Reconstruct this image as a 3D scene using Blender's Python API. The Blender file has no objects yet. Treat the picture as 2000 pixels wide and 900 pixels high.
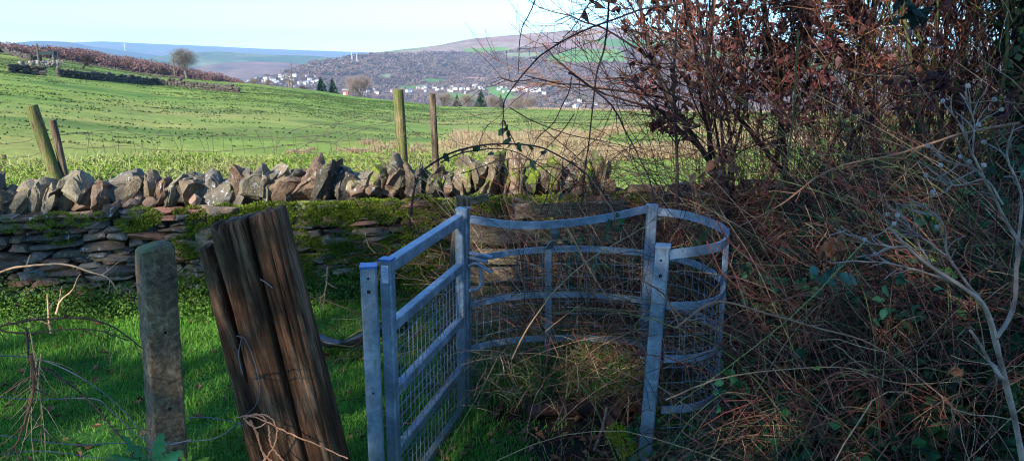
import bpy, bmesh, math, random
import numpy as np
from mathutils import Vector

RND = random.Random(7)
RG = np.random.default_rng(7)
scene = bpy.context.scene
COL = scene.collection
PI = math.pi

# ------------------------------------------------------------------ camera maths
F = 1483.0
PITCH = math.radians(12.9)
HC = 1.97
CP, SP = math.cos(PITCH), math.sin(PITCH)

def ray(px, py):
    u, v = px - 1000.0, py - 450.0
    return np.array([u, F * CP - v * SP, -(F * SP + v * CP)])

def at(px, py, d):
    """world point seen at photo position (px,py), d metres ahead"""
    r = ray(px, py)
    return np.array([r[0] / r[1] * d, d, HC + r[2] / r[1] * d])

def at_r(px, py, rr):
    r = ray(px, py); h = math.hypot(r[0], r[1])
    return np.array([r[0] / h * rr, r[1] / h * rr, HC + r[2] / h * rr])

def az_of(px):
    return math.atan2(px - 1000.0, 1500.0)

def px_of(az):
    return 1000.0 + 1500.0 * np.tan(np.clip(az, -1.35, 1.35))

# ------------------------------------------------------------------ noise
def _hash(ix, iy, iz, seed):
    h = (ix.astype(np.int64) * 374761393 + iy.astype(np.int64) * 668265263 + iz.astype(np.int64) * 2147483647 + seed * 974634777)
    h = (h ^ (h >> 13)) * 1274126177
    h = h ^ (h >> 16)
    return (h & 0xFFFFFF).astype(np.float64) / float(0xFFFFFF)

def vnoise(p, seed=0):
    p = np.asarray(p, dtype=np.float64)
    i = np.floor(p); f = p - i; f = f * f * (3 - 2 * f)
    ix, iy, iz = i[..., 0], i[..., 1], i[..., 2]
    r = 0
    for dx in (0, 1):
        wx = f[..., 0] if dx else 1 - f[..., 0]
        for dy in (0, 1):
            wy = f[..., 1] if dy else 1 - f[..., 1]
            for dz in (0, 1):
                wz = f[..., 2] if dz else 1 - f[..., 2]
                r = r + wx * wy * wz * _hash(ix + dx, iy + dy, iz + dz, seed)
    return r * 2 - 1

def fbm(p, seed=0, o=3):
    s, a, t = 0, 1.0, 0
    p = np.asarray(p, dtype=np.float64)
    for k in range(o):
        s = s + a * vnoise(p * (2.03 ** k) + 17.3 * k, seed + k); t += a; a *= 0.5
    return s / t

def n2(x, y, seed=0, o=3):
    x = np.asarray(x, dtype=np.float64); y = np.asarray(y, dtype=np.float64)
    return fbm(np.stack([x, y, np.zeros_like(x) + 0.37], -1), seed, o)

def sstep(a, b, x):
    t = np.clip((x - a) / (b - a), 0, 1)
    return t * t * (3 - 2 * t)

def norm(a):
    return a / np.maximum(np.linalg.norm(a, axis=-1, keepdims=True), 1e-9)

# ------------------------------------------------------------------ mesh builder
class MB:
    def __init__(s):
        s.V = []; s.F = []; s.C = []; s.M = []; s.MI = []; s.n = 0
    def add(s, V, Fs, C=(1, 1, 1), moss=0.0, mi=0):
        V = np.asarray(V, dtype=np.float32).reshape(-1, 3)
        if not isinstance(Fs, list): Fs = [Fs]
        c = np.ones((len(V), 4), dtype=np.float32)
        c[:, :3] = np.asarray(C, dtype=np.float32)
        m = np.zeros(len(V), dtype=np.float32) + moss
        s.V.append(V); s.C.append(c); s.M.append(m)
        for Fa in Fs:
            Fa = np.asarray(Fa, dtype=np.int32)
            if len(Fa) == 0: continue
            s.F.append(Fa + s.n); s.MI.append(np.full(len(Fa), mi, dtype=np.int32))
        s.n += len(V)
        return s
    def build(s, name, mats, parent=None, smooth=False, sharp=None):
        V = np.concatenate(s.V); C = np.concatenate(s.C); M = np.concatenate(s.M)
        me = bpy.data.meshes.new(name)
        me.vertices.add(len(V)); me.vertices.foreach_set('co', V.ravel())
        nl = sum(f.size for f in s.F); nf = sum(len(f) for f in s.F)
        me.loops.add(nl); me.polygons.add(nf)
        me.loops.foreach_set('vertex_index', np.concatenate([f.ravel() for f in s.F]))
        tot = np.concatenate([np.full(len(f), f.shape[1], dtype=np.int32) for f in s.F])
        st = np.concatenate([[0], np.cumsum(tot)[:-1]]).astype(np.int32)
        me.polygons.foreach_set('loop_start', st)
        me.polygons.foreach_set('material_index', np.concatenate(s.MI))
        if smooth: me.polygons.foreach_set('use_smooth', np.ones(nf, dtype=bool))
        else: me.polygons.foreach_set('use_smooth', np.zeros(nf, dtype=bool))
        me.update(calc_edges=True)
        a = me.color_attributes.new('Col', 'FLOAT_COLOR', 'POINT'); a.data.foreach_set('color', C.ravel())
        b = me.attributes.new('moss', 'FLOAT', 'POINT'); b.data.foreach_set('value', M)
        if not isinstance(mats, (list, tuple)): mats = [mats]
        for m in mats: me.materials.append(m)
        if sharp is not None: me.set_sharp_from_angle(angle=math.radians(sharp))
        me.validate()
        o = bpy.data.objects.new(name, me); COL.objects.link(o)
        if parent is not None: o.parent = parent
        return o

def tag(o, label=None, cat=None, group=None, kind=None):
    if label: o['label'] = label
    if cat: o['category'] = cat
    if group: o['group'] = group
    if kind: o['kind'] = kind
    return o

def empty(name, label, cat, group=None, loc=(0, 0, 0)):
    o = bpy.data.objects.new(name, None); COL.objects.link(o); o.empty_display_size = 0.1
    o.location = loc
    tag(o, label, cat, group)
    return o

def setloc(child, root):
    """child mesh was written in world coordinates: keep it there under a moved Empty"""
    me = child.data
    n = len(me.vertices); a = np.empty(n * 3, dtype=np.float32); me.vertices.foreach_get('co', a)
    a = a.reshape(-1, 3) - np.array(root.location, dtype=np.float32)
    me.vertices.foreach_set('co', a.ravel()); me.update()
    return child

def box(c, s, R=None):
    """8 verts of a box"""
    x, y, z = s[0] / 2, s[1] / 2, s[2] / 2
    V = np.array([[-x, -y, -z], [x, -y, -z], [x, y, -z], [-x, y, -z], [-x, -y, z], [x, -y, z], [x, y, z], [-x, y, z]])
    if R is not None: V = V @ np.array(R).T
    return V + np.array(c)
BOXF = np.array([[0, 3, 2, 1], [4, 5, 6, 7], [0, 1, 5, 4], [1, 2, 6, 5], [2, 3, 7, 6], [3, 0, 4, 7]])

def frame_bar(a, b, w, h, up=(0, 0, 1), bev=0.004):
    """rectangular bar from a to b, w sideways, h along up, with bevelled long edges"""
    a = np.array(a, float); b = np.array(b, float); t = norm(b - a)
    s = norm(np.cross(t, np.array(up, float))); u = np.cross(s, t)
    e = min(bev, w * .3, h * .3)
    prof = [(-w/2+e, -h/2), (w/2-e, -h/2), (w/2, -h/2+e), (w/2, h/2-e), (w/2-e, h/2), (-w/2+e, h/2), (-w/2, h/2-e), (-w/2, -h/2+e)]
    V = [p + s * x + u * y for p in (a, b) for x, y in prof]
    n = 8
    Fq = [[i, (i+1) % n, n + (i+1) % n, n + i] for i in range(n)]
    return np.array(V), [np.array(Fq), np.array([list(range(n))[::-1], list(range(n, 2*n))])]

def sweep_rect(P, w, h):
    """flat bar following path P (N,3); w horizontal thickness, h vertical height"""
    P = np.array(P, float); T = norm(np.gradient(P, axis=0))
    S = norm(np.cross(T, [0, 0, 1.0])); U = np.cross(S, T)
    V = []
    for x, y in ((-w/2, -h/2), (w/2, -h/2), (w/2, h/2), (-w/2, h/2)):
        V.append(P + S * x + U * y)
    V = np.stack(V, 1).reshape(-1, 3); N = len(P)
    Fq = [[i*4+j, i*4+(j+1) % 4, (i+1)*4+(j+1) % 4, (i+1)*4+j] for i in range(N-1) for j in range(4)]
    Fq += [[3, 2, 1, 0], [(N-1)*4, (N-1)*4+1, (N-1)*4+2, (N-1)*4+3]]
    return V, np.array(Fq)

def curve(pts, n):
    """Catmull-Rom through pts, n samples"""
    p = np.array(pts, float); m = len(p)
    q = np.vstack([2*p[0]-p[1], p, 2*p[-1]-p[-2]])
    t = np.linspace(0, m - 1 - 1e-6, n); i = t.astype(int); f = (t - i)[:, None]
    a, b, c, d = q[i], q[i+1], q[i+2], q[i+3]
    return 0.5 * ((2*b) + (-a+c)*f + (2*a-5*b+4*c-d)*f*f + (-a+3*b-3*c+d)*f**3)

def tubes(P, R, k=3, cap=False):
    P = np.asarray(P, float)
    if P.ndim == 2: P = P[None]
    M, N, _ = P.shape
    R = np.broadcast_to(np.asarray(R, float), (M, N)) if np.ndim(R) else np.full((M, N), float(R))
    T = norm(np.gradient(P, axis=1))
    D = norm(P[:, -1] - P[:, 0] + 1e-6)
    ref = np.where(np.abs(D[:, 2:3]) < 0.7, np.array([[0, 0, 1.0]]), np.array([[1.0, 0.2, 0]]))[:, None]
    A = norm(np.cross(T, np.broadcast_to(ref, T.shape))); B = np.cross(T, A)
    th = np.arange(k) * 2 * PI / k
    V = P[:, :, None] + R[:, :, None, None] * (np.cos(th)[:, None] * A[:, :, None] + np.sin(th)[:, None] * B[:, :, None])
    m = np.arange(M)[:, None, None] * N * k; i = np.arange(N-1)[None, :, None] * k; j = np.arange(k)[None, None, :]
    j2 = (j + 1) % k
    Fq = np.stack([m+i+j, m+i+j2, m+i+k+j2, m+i+k+j], -1).reshape(-1, 4)
    Fs = [Fq]
    if cap:
        base = np.arange(M)[:, None] * N * k
        Fs.append(np.concatenate([base + np.arange(k)[::-1], base + (N-1)*k + np.arange(k)]))
    return V.reshape(-1, 3), Fs

def percol(C, per):
    return np.repeat(np.asarray(C, float), per, axis=0)

def grow(S, D, L, N, wig=0.15, grav=0.0, rg=RG):
    """random wandering paths; S,D (M,3), L (M)"""
    M = len(S); P = np.zeros((M, N, 3)); P[:, 0] = S; d = norm(D)
    L = np.broadcast_to(L, (M,)); st = (L / (N - 1))[:, None]
    g = np.broadcast_to(grav, (M,))[:, None]
    for i in range(1, N):
        d = norm(d + rg.normal(0, wig, (M, 3)) + g * np.array([0, 0, -1.0]))
        P[:, i] = P[:, i-1] + d * st
    return P

def spawn(P, n, t0, t1, ang, rg=RG):
    """n children per path: start points, directions, t"""
    M, N, _ = P.shape
    idx = np.repeat(np.arange(M), n)
    t = rg.uniform(t0, t1, M*n) * (N-1); i = np.minimum(t.astype(int), N-2); f = (t-i)[:, None]
    S = P[idx, i] * (1-f) + P[idx, i+1] * f
    T = norm(P[idx, i+1] - P[idx, i])
    r = norm(rg.normal(0, 1, T.shape)); r = norm(r - T * (r*T).sum(1, keepdims=True))
    a = rg.normal(ang, ang * .25, M*n)[:, None]
    return S, norm(T*np.cos(a) + r*np.sin(a)), idx, t / (N-1)

def rand_dirs(n, rg=RG):
    return norm(rg.normal(0, 1, (n, 3)))

def leaves(pos, size, D, wid=0.6, fold=0.25, Nn=None, rg=RG):
    M = len(pos); size = np.broadcast_to(size, (M,))[:, None]; D = norm(D)
    if Nn is None: Nn = rand_dirs(M, rg)
    S = norm(np.cross(D, Nn)); U = np.cross(S, D)
    b = pos; mid = pos + D*size*.5 - U*size*fold*.3; tip = pos + D*size - U*size*fold*.5
    l = pos + D*size*.45 + S*size*wid*.5 + U*size*fold*.3; r = pos + D*size*.45 - S*size*wid*.5 + U*size*fold*.3
    V = np.stack([b, l, mid, r, tip], 1).reshape(-1, 3)
    o = np.arange(M)[:, None, None] * 5
    Ft = (o + np.array([[0, 2, 1], [0, 3, 2], [1, 2, 4], [2, 3, 4]])[None]).reshape(-1, 3)
    return V, Ft

def blades(pos, h, w, lean, rg=RG):
    """grass: bent blades of 5 verts"""
    M = len(pos); a = rg.uniform(0, 2*PI, M)
    side = np.stack([np.cos(a), np.sin(a), np.zeros(M)], -1) * (np.broadcast_to(w, (M,))[:, None] * .5)
    a2 = rg.uniform(0, 2*PI, M); ln = np.abs(rg.normal(0, 1, M)) * lean
    ld = np.stack([np.cos(a2), np.sin(a2), np.zeros(M)], -1) * (ln * h)[:, None]
    up = np.zeros((M, 3)); up[:, 2] = h
    m = pos + up*.55 + ld*.35; t = pos + up*np.clip(1-ln*.35, .3, 1)[:, None] + ld
    V = np.stack([pos - side, pos + side, m + side*.8, m - side*.8, t], 1).reshape(-1, 3)
    o = np.arange(M)[:, None, None] * 5
    Ft = (o + np.array([[0, 1, 2], [0, 2, 3], [3, 2, 4]])[None]).reshape(-1, 3)
    return V, Ft

_ico = {}
def ico(sub):
    if sub not in _ico:
        bm = bmesh.new(); bmesh.ops.create_icosphere(bm, subdivisions=sub, radius=1)
        V = np.array([v.co[:] for v in bm.verts]); Fa = np.array([[v.index for v in f.verts] for f in bm.faces]); bm.free()
        _ico[sub] = (V, Fa)
    return _ico[sub]

def rock(dims, sub=3, ncut=9, rough=0.06, sq=0.6, rg=RG, lo=.6, hi=.95):
    V, Fa = ico(sub); p = np.sign(V) * np.abs(V) ** sq
    for _ in range(ncut):
        n = norm(rg.normal(0, 1, 3)); h = rg.uniform(lo, hi)
        d = p @ n; p = p - np.clip(d - h, 0, None)[:, None] * n * .92
    s = int(rg.integers(1, 9999))
    p = p * (1 + rough * fbm(V * 2.2 + s, s, 3)[:, None] * 2)
    return p * np.array(dims) * .5, Fa

def rotm(rx, ry, rz):
    cx, sx, cy, sy, cz, sz = math.cos(rx), math.sin(rx), math.cos(ry), math.sin(ry), math.cos(rz), math.sin(rz)
    X = np.array([[1, 0, 0], [0, cx, -sx], [0, sx, cx]]); Y = np.array([[cy, 0, sy], [0, 1, 0], [-sy, 0, cy]]); Z = np.array([[cz, -sz, 0], [sz, cz, 0], [0, 0, 1]])
    return Z @ Y @ X

# ------------------------------------------------------------------ materials
def nm(name):
    m = bpy.data.materials.new(name); m.use_nodes = True
    nt = m.node_tree; nt.nodes.clear()
    out = nt.nodes.new('ShaderNodeOutputMaterial'); b = nt.nodes.new('ShaderNodeBsdfPrincipled')
    nt.links.new(b.outputs[0], out.inputs[0])
    return m, nt, b, out

def tex(nt, kind, scale, detail=4, rough=.6, coord='Object', stretch=None, warp=0):
    tc = nt.nodes.new('ShaderNodeTexCoord'); src = tc.outputs[coord]
    if stretch:
        mp = nt.nodes.new('ShaderNodeMapping'); mp.inputs['Scale'].default_value = stretch
        nt.links.new(src, mp.inputs[0]); src = mp.outputs[0]
    t = nt.nodes.new(kind); t.inputs['Scale'].default_value = scale
    if kind == 'ShaderNodeTexNoise':
        t.inputs['Detail'].default_value = detail; t.inputs['Roughness'].default_value = rough
        t.inputs['Distortion'].default_value = warp
    nt.links.new(src, t.inputs['Vector'])
    return t

def ramp(nt, src, stops):
    r = nt.nodes.new('ShaderNodeValToRGB')
    while len(r.color_ramp.elements) < len(stops): r.color_ramp.elements.new(.5)
    for e, (p, c) in zip(r.color_ramp.elements, stops):
        e.position = p; e.color = (*c, 1) if len(c) == 3 else c
    nt.links.new(src, r.inputs[0]); return r.outputs[0]

def mix(nt, a, b, fac, mode='MIX'):
    m = nt.nodes.new('ShaderNodeMix'); m.data_type = 'RGBA'; m.blend_type = mode
    for sock, val in ((m.inputs[0], fac), (m.inputs[6], a), (m.inputs[7], b)):
        if hasattr(val, 'is_output'): nt.links.new(val, sock)
        elif isinstance(val, (int, float)): sock.default_value = val
        else: sock.default_value = (*val, 1)
    return m.outputs[2]

def bump(nt, b, h, strength=.5, dist=.01):
    n = nt.nodes.new('ShaderNodeBump'); n.inputs['Strength'].default_value = strength; n.inputs['Distance'].default_value = dist
    nt.links.new(h, n.inputs['Height']); nt.links.new(n.outputs[0], b.inputs['Normal'])

def attr(nt, name, out='Color'):
    a = nt.nodes.new('ShaderNodeAttribute'); a.attribute_name = name; return a.outputs[out]

def m_vcol(name, rough=.8, spec=.2, var=.35, vs=8, transl=0.0, bmp=0):
    m, nt, b, out = nm(name)
    t = tex(nt, 'ShaderNodeTexNoise', vs, 3)
    f = ramp(nt, t.outputs[0], [(.25, (1-var,)*3), (.75, (1+var,)*3)])
    c = mix(nt, attr(nt, 'Col'), f, 1.0, 'MULTIPLY')
    nt.links.new(c, b.inputs['Base Color']); b.inputs['Roughness'].default_value = rough
    b.inputs['Specular IOR Level'].default_value = spec
    if bmp: bump(nt, b, t.outputs[0], .6, bmp)
    if transl:
        tr = nt.nodes.new('ShaderNodeBsdfTranslucent'); nt.links.new(c, tr.inputs[0])
        ms = nt.nodes.new('ShaderNodeMixShader'); ms.inputs[0].default_value = transl
        nt.links.new(b.outputs[0], ms.inputs[1]); nt.links.new(tr.outputs[0], ms.inputs[2]); nt.links.new(ms.outputs[0], out.inputs[0])
    return m

M_twig = m_vcol('twig_bark', .9, .06, .45, 30)
M_leaf = m_vcol('leaf', .55, .14, .35, 20, .25)
M_dry = m_vcol('dry_leaf', .8, .08, .45, 25, .2)
M_grass = m_vcol('grass_blade', .6, .15, .25, 3, .3)
M_far = m_vcol('far_foliage', .95, .05, .3, .02)
M_conif = m_vcol('conifer_needles', .8, .1, .3, 1)
M_bark = m_vcol('bark', .9, .06, .4, 12, 0, .01)
M_wire = m_vcol('rusty_wire', .6, .4, .3, 10)
M_render = m_vcol('painted_render', .8, .2, .05, 1)

def m_stone():
    m, nt, b, out = nm('sandstone')
    t = tex(nt, 'ShaderNodeTexNoise', 9, 6, .65)
    t2 = tex(nt, 'ShaderNodeTexNoise', 55, 4, .6)
    c = mix(nt, attr(nt, 'Col'), ramp(nt, t.outputs[0], [(.25, (.55, .5, .48)), (.5, (1, 1, 1)), (.8, (1.35, 1.25, 1.1))]), 1, 'MULTIPLY')
    c = mix(nt, c, ramp(nt, t2.outputs[0], [(.3, (.7, .7, .7)), (.7, (1.2, 1.2, 1.2))]), 1, 'MULTIPLY')
    # pale crusty lichen with its own blotches
    v = tex(nt, 'ShaderNodeTexNoise', 26, 5, .55, warp=.6)
    g = tex(nt, 'ShaderNodeTexNoise', 2.3, 2)
    lm = nt.nodes.new('ShaderNodeMath'); lm.operation = 'MULTIPLY'
    nt.links.new(ramp(nt, v.outputs[0], [(.60, (0, 0, 0)), (.66, (1, 1, 1))]), lm.inputs[0])
    nt.links.new(ramp(nt, g.outputs[0], [(.45, (0, 0, 0)), (.62, (1, 1, 1))]), lm.inputs[1])
    c = mix(nt, c, (.46, .47, .43), lm.outputs[0])
    # moss cover
    ms = tex(nt, 'ShaderNodeTexNoise', 7, 5, .7)
    ad = nt.nodes.new('ShaderNodeMath'); ad.operation = 'ADD'
    nt.links.new(attr(nt, 'moss', 'Fac'), ad.inputs[0]); nt.links.new(ms.outputs[0], ad.inputs[1])
    geo = nt.nodes.new('ShaderNodeNewGeometry'); sx = nt.nodes.new('ShaderNodeSeparateXYZ'); nt.links.new(geo.outputs['Normal'], sx.inputs[0])
    ad2 = nt.nodes.new('ShaderNodeMath'); ad2.operation = 'MULTIPLY_ADD'; ad2.inputs[1].default_value = .10
    nt.links.new(sx.outputs['Z'], ad2.inputs[0]); nt.links.new(ad.outputs[0], ad2.inputs[2])
    mf = ramp(nt, ad2.outputs[0], [(.80, (0, 0, 0)), (.90, (1, 1, 1))])
    mc = ramp(nt, tex(nt, 'ShaderNodeTexNoise', 18, 4).outputs[0], [(.3, (.05, .075, .014)), (.5, (.11, .15, .018)), (.72, (.20, .24, .025))])
    c = mix(nt, c, mc, mf)
    nt.links.new(c, b.inputs['Base Color']); b.inputs['Roughness'].default_value = .92; b.inputs['Specular IOR Level'].default_value = .08
    hm = nt.nodes.new('ShaderNodeMath'); hm.operation = 'ADD'; nt.links.new(t.outputs[0], hm.inputs[0])
    h2 = nt.nodes.new('ShaderNodeMath'); h2.operation = 'MULTIPLY'; h2.inputs[1].default_value = .35; nt.links.new(t2.outputs[0], h2.inputs[0]); nt.links.new(h2.outputs[0], hm.inputs[1])
    bump(nt, b, hm.outputs[0], .8, .03)
    return m
M_stone = m_stone()

def m_ground():
    m, nt, b, out = nm('turf_and_soil')
    t = tex(nt, 'ShaderNodeTexNoise', .35, 6, .65)
    t2 = tex(nt, 'ShaderNodeTexNoise', 3.0, 5, .7)
    t3 = tex(nt, 'ShaderNodeTexNoise', .05, 4, .6, stretch=(1, 2.5, 1))
    c = mix(nt, attr(nt, 'Col'), ramp(nt, t.outputs[0], [(.3, (.72, .78, .7)), (.5, (1, 1, 1)), (.72, (1.3, 1.15, 1.3))]), 1, 'MULTIPLY')
    c = mix(nt, c, ramp(nt, t2.outputs[0], [(.3, (.7, .72, .7)), (.7, (1.25, 1.2, 1.2))]), 1, 'MULTIPLY')
    c = mix(nt, c, ramp(nt, t3.outputs[0], [(.35, (.85, .97, .8)), (.62, (1.3, 1.08, 1.15))]), 1, 'MULTIPLY')
    st = tex(nt, 'ShaderNodeTexNoise', .8, 5, .7, stretch=(.5, 1.3, 1)); sg = tex(nt, 'ShaderNodeTexNoise', .03, 3)
    mm = nt.nodes.new('ShaderNodeMath'); mm.operation = 'MULTIPLY'
    nt.links.new(ramp(nt, st.outputs[0], [(.53, (0, 0, 0)), (.62, (1, 1, 1))]), mm.inputs[0]); nt.links.new(ramp(nt, sg.outputs[0], [(.38, (.1,)*3), (.6, (.8,)*3)]), mm.inputs[1])
    c = mix(nt, c, mix(nt, c, (.60, .72, .6), 1.0, 'MULTIPLY'), mm.outputs[0])
    nt.links.new(c, b.inputs['Base Color']); b.inputs['Roughness'].default_value = .95; b.inputs['Specular IOR Level'].default_value = .1
    bump(nt, b, t2.outputs[0], .6, .08)
    return m
M_ground = m_ground()

def m_hill():
    m, nt, b, out = nm('hill_cover')
    t = tex(nt, 'ShaderNodeTexNoise', .02, 6, .7)
    t2 = tex(nt, 'ShaderNodeTexNoise', .0035, 5, .6)
    c = mix(nt, attr(nt, 'Col'), ramp(nt, t.outputs[0], [(.3, (.72, .72, .75)), (.7, (1.28, 1.25, 1.2))]), 1, 'MULTIPLY')
    c = mix(nt, c, ramp(nt, t2.outputs[0], [(.3, (.75, .85, .8)), (.7, (1.25, 1.15, 1.2))]), 1, 'MULTIPLY')
    nt.links.new(c, b.inputs['Base Color']); b.inputs['Roughness'].default_value = 1; b.inputs['Specular IOR Level'].default_value = 0
    return m
M_hill = m_hill()

def m_galv():
    m, nt, b, out = nm('galvanised_steel')
    t = tex(nt, 'ShaderNodeTexVoronoi', 70); t.feature = 'F1'
    g = tex(nt, 'ShaderNodeTexNoise', 7, 5, .7); s = tex(nt, 'ShaderNodeTexNoise', 30, 5, .7, stretch=(1, 1, .25))
    c = ramp(nt, g.outputs[0], [(.3, (.095, .12, .15)), (.5, (.20, .245, .29)), (.70, (.37, .42, .47))])
    c = mix(nt, c, ramp(nt, t.outputs['Color'], [(.2, (.88, .88, .88)), (.8, (1.1, 1.1, 1.1))]), 1, 'MULTIPLY')
    al = ramp(nt, s.outputs[0], [(.53, (0, 0, 0)), (.72, (1, 1, 1))])
    am = nt.nodes.new('ShaderNodeMath'); am.operation = 'MULTIPLY'; nt.links.new(al, am.inputs[0]); nt.links.new(attr(nt, 'moss', 'Fac'), am.inputs[1])
    c = mix(nt, c, (.14, .15, .07), am.outputs[0])
    rs = ramp(nt, tex(nt, 'ShaderNodeTexNoise', 19, 6, .75).outputs[0], [(.66, (0, 0, 0)), (.74, (1, 1, 1))])
    c = mix(nt, c, (.16, .11, .08), rs)
    geo = nt.nodes.new('ShaderNodeNewGeometry'); sz = nt.nodes.new('ShaderNodeSeparateXYZ'); nt.links.new(geo.outputs['Position'], sz.inputs[0])
    dn = tex(nt, 'ShaderNodeTexNoise', 14, 5, .7); dm = nt.nodes.new('ShaderNodeMath'); dm.operation = 'MULTIPLY_ADD'; dm.inputs[1].default_value = -.9
    nt.links.new(sz.outputs['Z'], dm.inputs[0]); nt.links.new(dn.outputs[0], dm.inputs[2])
    c = mix(nt, c, (.10, .11, .055), ramp(nt, dm.outputs[0], [(.12, (0, 0, 0)), (.50, (.75, .75, .75))]))
    nt.links.new(c, b.inputs['Base Color']); b.inputs['Metallic'].default_value = .35
    nt.links.new(ramp(nt, g.outputs[0], [(.3, (.42,)*3), (.7, (.62,)*3)]), b.inputs['Roughness'])
    bump(nt, b, s.outputs[0], .25, .003)
    return m
M_galv = m_galv()

def m_wood(name, dark, mid, light, sc=(18, 18, 1.4), green=.0, gcol=(.07, .10, .02), lean=0, fine=(46, 46, 2.2)):
    m, nt, b, out = nm(name)
    t = tex(nt, 'ShaderNodeTexNoise', 2.2, 6, .65, stretch=sc, warp=.3)
    t2 = tex(nt, 'ShaderNodeTexNoise', 2.2, 5, .7, stretch=fine)
    if lean:
        for q in (t, t2):
            mp = q.inputs['Vector'].links[0].from_node; r = nt.nodes.new('ShaderNodeMapping'); r.inputs['Rotation'].default_value = (0, lean, 0)
            nt.links.new(mp.inputs[0].links[0].from_socket, r.inputs[0]); nt.links.new(r.outputs[0], mp.inputs[0])
    g = tex(nt, 'ShaderNodeTexNoise', 4, 5, .7)
    c = ramp(nt, t.outputs[0], [(.28, dark), (.5, mid), (.74, light)])
    c = mix(nt, c, ramp(nt, g.outputs[0], [(.3, (.5, .48, .47)), (.7, (1.4, 1.25, 1.1))]), 1, 'MULTIPLY')
    c = mix(nt, c, ramp(nt, t2.outputs[0], [(.36, (.35, .33, .32)), (.5, (1, 1, 1)), (.7, (1.35, 1.3, 1.25))]), 1, 'MULTIPLY')
    if green:
        gm = ramp(nt, tex(nt, 'ShaderNodeTexNoise', 6, 5, .7).outputs[0], [(.62 - green, (0, 0, 0)), (.74 - green * .6, (.85, .85, .85))])
        c = mix(nt, c, gcol, gm)
    nt.links.new(c, b.inputs['Base Color']); b.inputs['Roughness'].default_value = .85; b.inputs['Specular IOR Level'].default_value = .12
    ah = nt.nodes.new('ShaderNodeMath'); ah.operation = 'ADD'; nt.links.new(t.outputs[0], ah.inputs[0]); nt.links.new(t2.outputs[0], ah.inputs[1])
    bump(nt, b, ah.outputs[0], .8, .008)
    return m
M_sleeper = m_wood('weathered_oak', (.010, .006, .004), (.10, .052, .028), (.34, .21, .125), (8, 8, .9), lean=math.radians(13))
M_plank = m_wood('weathered_plank', (.09, .075, .05), (.25, .20, .13), (.42, .35, .24), (1.2, 9, 14), .10, fine=(2.2, 30, 46))
M_post = m_wood('green_treated_post', (.06, .055, .028), (.17, .15, .075), (.32, .27, .15), (16, 16, 1.5), .20, (.10, .14, .03))
M_post2 = m_wood('grey_brown_post', (.045, .034, .025), (.13, .105, .075), (.25, .20, .15))
M_log = m_wood('rotten_log', (.012, .008, .007), (.075, .042, .032), (.18, .10, .08), (2, 2, 2), .02)

def m_concrete():
    m, nt, b, out = nm('old_concrete')
    t = tex(nt, 'ShaderNodeTexNoise', 34, 7, .78); g = tex(nt, 'ShaderNodeTexNoise', 5, 5, .65); v = tex(nt, 'ShaderNodeTexVoronoi', 70)
    c = ramp(nt, t.outputs[0], [(.32, (.045, .030, .018)), (.5, (.19, .13, .075)), (.68, (.42, .33, .22))])
    c = mix(nt, c, ramp(nt, g.outputs[0], [(.3, (.6, .55, .5)), (.7, (1.3, 1.2, 1.0))]), 1, 'MULTIPLY')
    ad = nt.nodes.new('ShaderNodeMath'); ad.operation = 'ADD'; nt.links.new(attr(nt, 'moss', 'Fac'), ad.inputs[0]); nt.links.new(t.outputs[0], ad.inputs[1])
    c = mix(nt, c, (.10, .14, .035), ramp(nt, ad.outputs[0], [(.80, (0, 0, 0)), (.98, (.8, .8, .8))]))
    nt.links.new(c, b.inputs['Base Color']); b.inputs['Roughness'].default_value = .92
    bump(nt, b, t.outputs[0], .9, .012)
    return m
M_conc = m_concrete()

def m_plain(name, c, rough=.5, metal=0, spec=.5):
    m, nt, b, out = nm(name)
    t = tex(nt, 'ShaderNodeTexNoise', 25, 4)
    cc = ramp(nt, t.outputs[0], [(.3, tuple(x*.8 for x in c)), (.7, tuple(min(x*1.15, 1) for x in c))])
    nt.links.new(cc, b.inputs['Base Color']); b.inputs['Roughness'].default_value = rough; b.inputs['Metallic'].default_value = metal
    b.inputs['Specular IOR Level'].default_value = spec
    return m
M_cap = m_plain('blue_plastic_cap', (.03, .10, .28), .45)
M_black = m_plain('black_plastic', (.012, .014, .02), .3)
M_sticker = m_plain('white_sticker', (.6, .62, .66), .5)
M_dark = m_plain('hole_shade', (.01, .01, .01), .9)  # near-black colour for the shade inside holes
M_holly = m_plain('glossy_holly', (.08, .26, .10), .12)
M_hollynew = m_plain('new_holly_growth', (.30, .42, .06), .3)
M_moss = m_vcol('moss', .95, .1, .4, 60)
M_twine = m_plain('baler_twine', (.48, .22, .11), .8)

# ------------------------------------------------------------------ terrain
CX = np.array([-2000, -200, 0, 100, 200, 300, 420, 500, 620, 700, 860, 1000, 1300, 2000, 4000], float)
CY = np.array([80, 92, 100, 113, 130, 147, 158, 164, 177, 190, 207, 212, 219, 226, 228], float)
CR = np.array([230, 230, 225, 215, 205, 200, 195, 190, 180, 170, 145, 125, 112, 110, 110], float)
CZ = np.array([at_r(a, b, c)[2] for a, b, c in zip(CX, CY, CR)])
CZ[0] = CZ[1]; CZ[-1] = CZ[-2]

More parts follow.
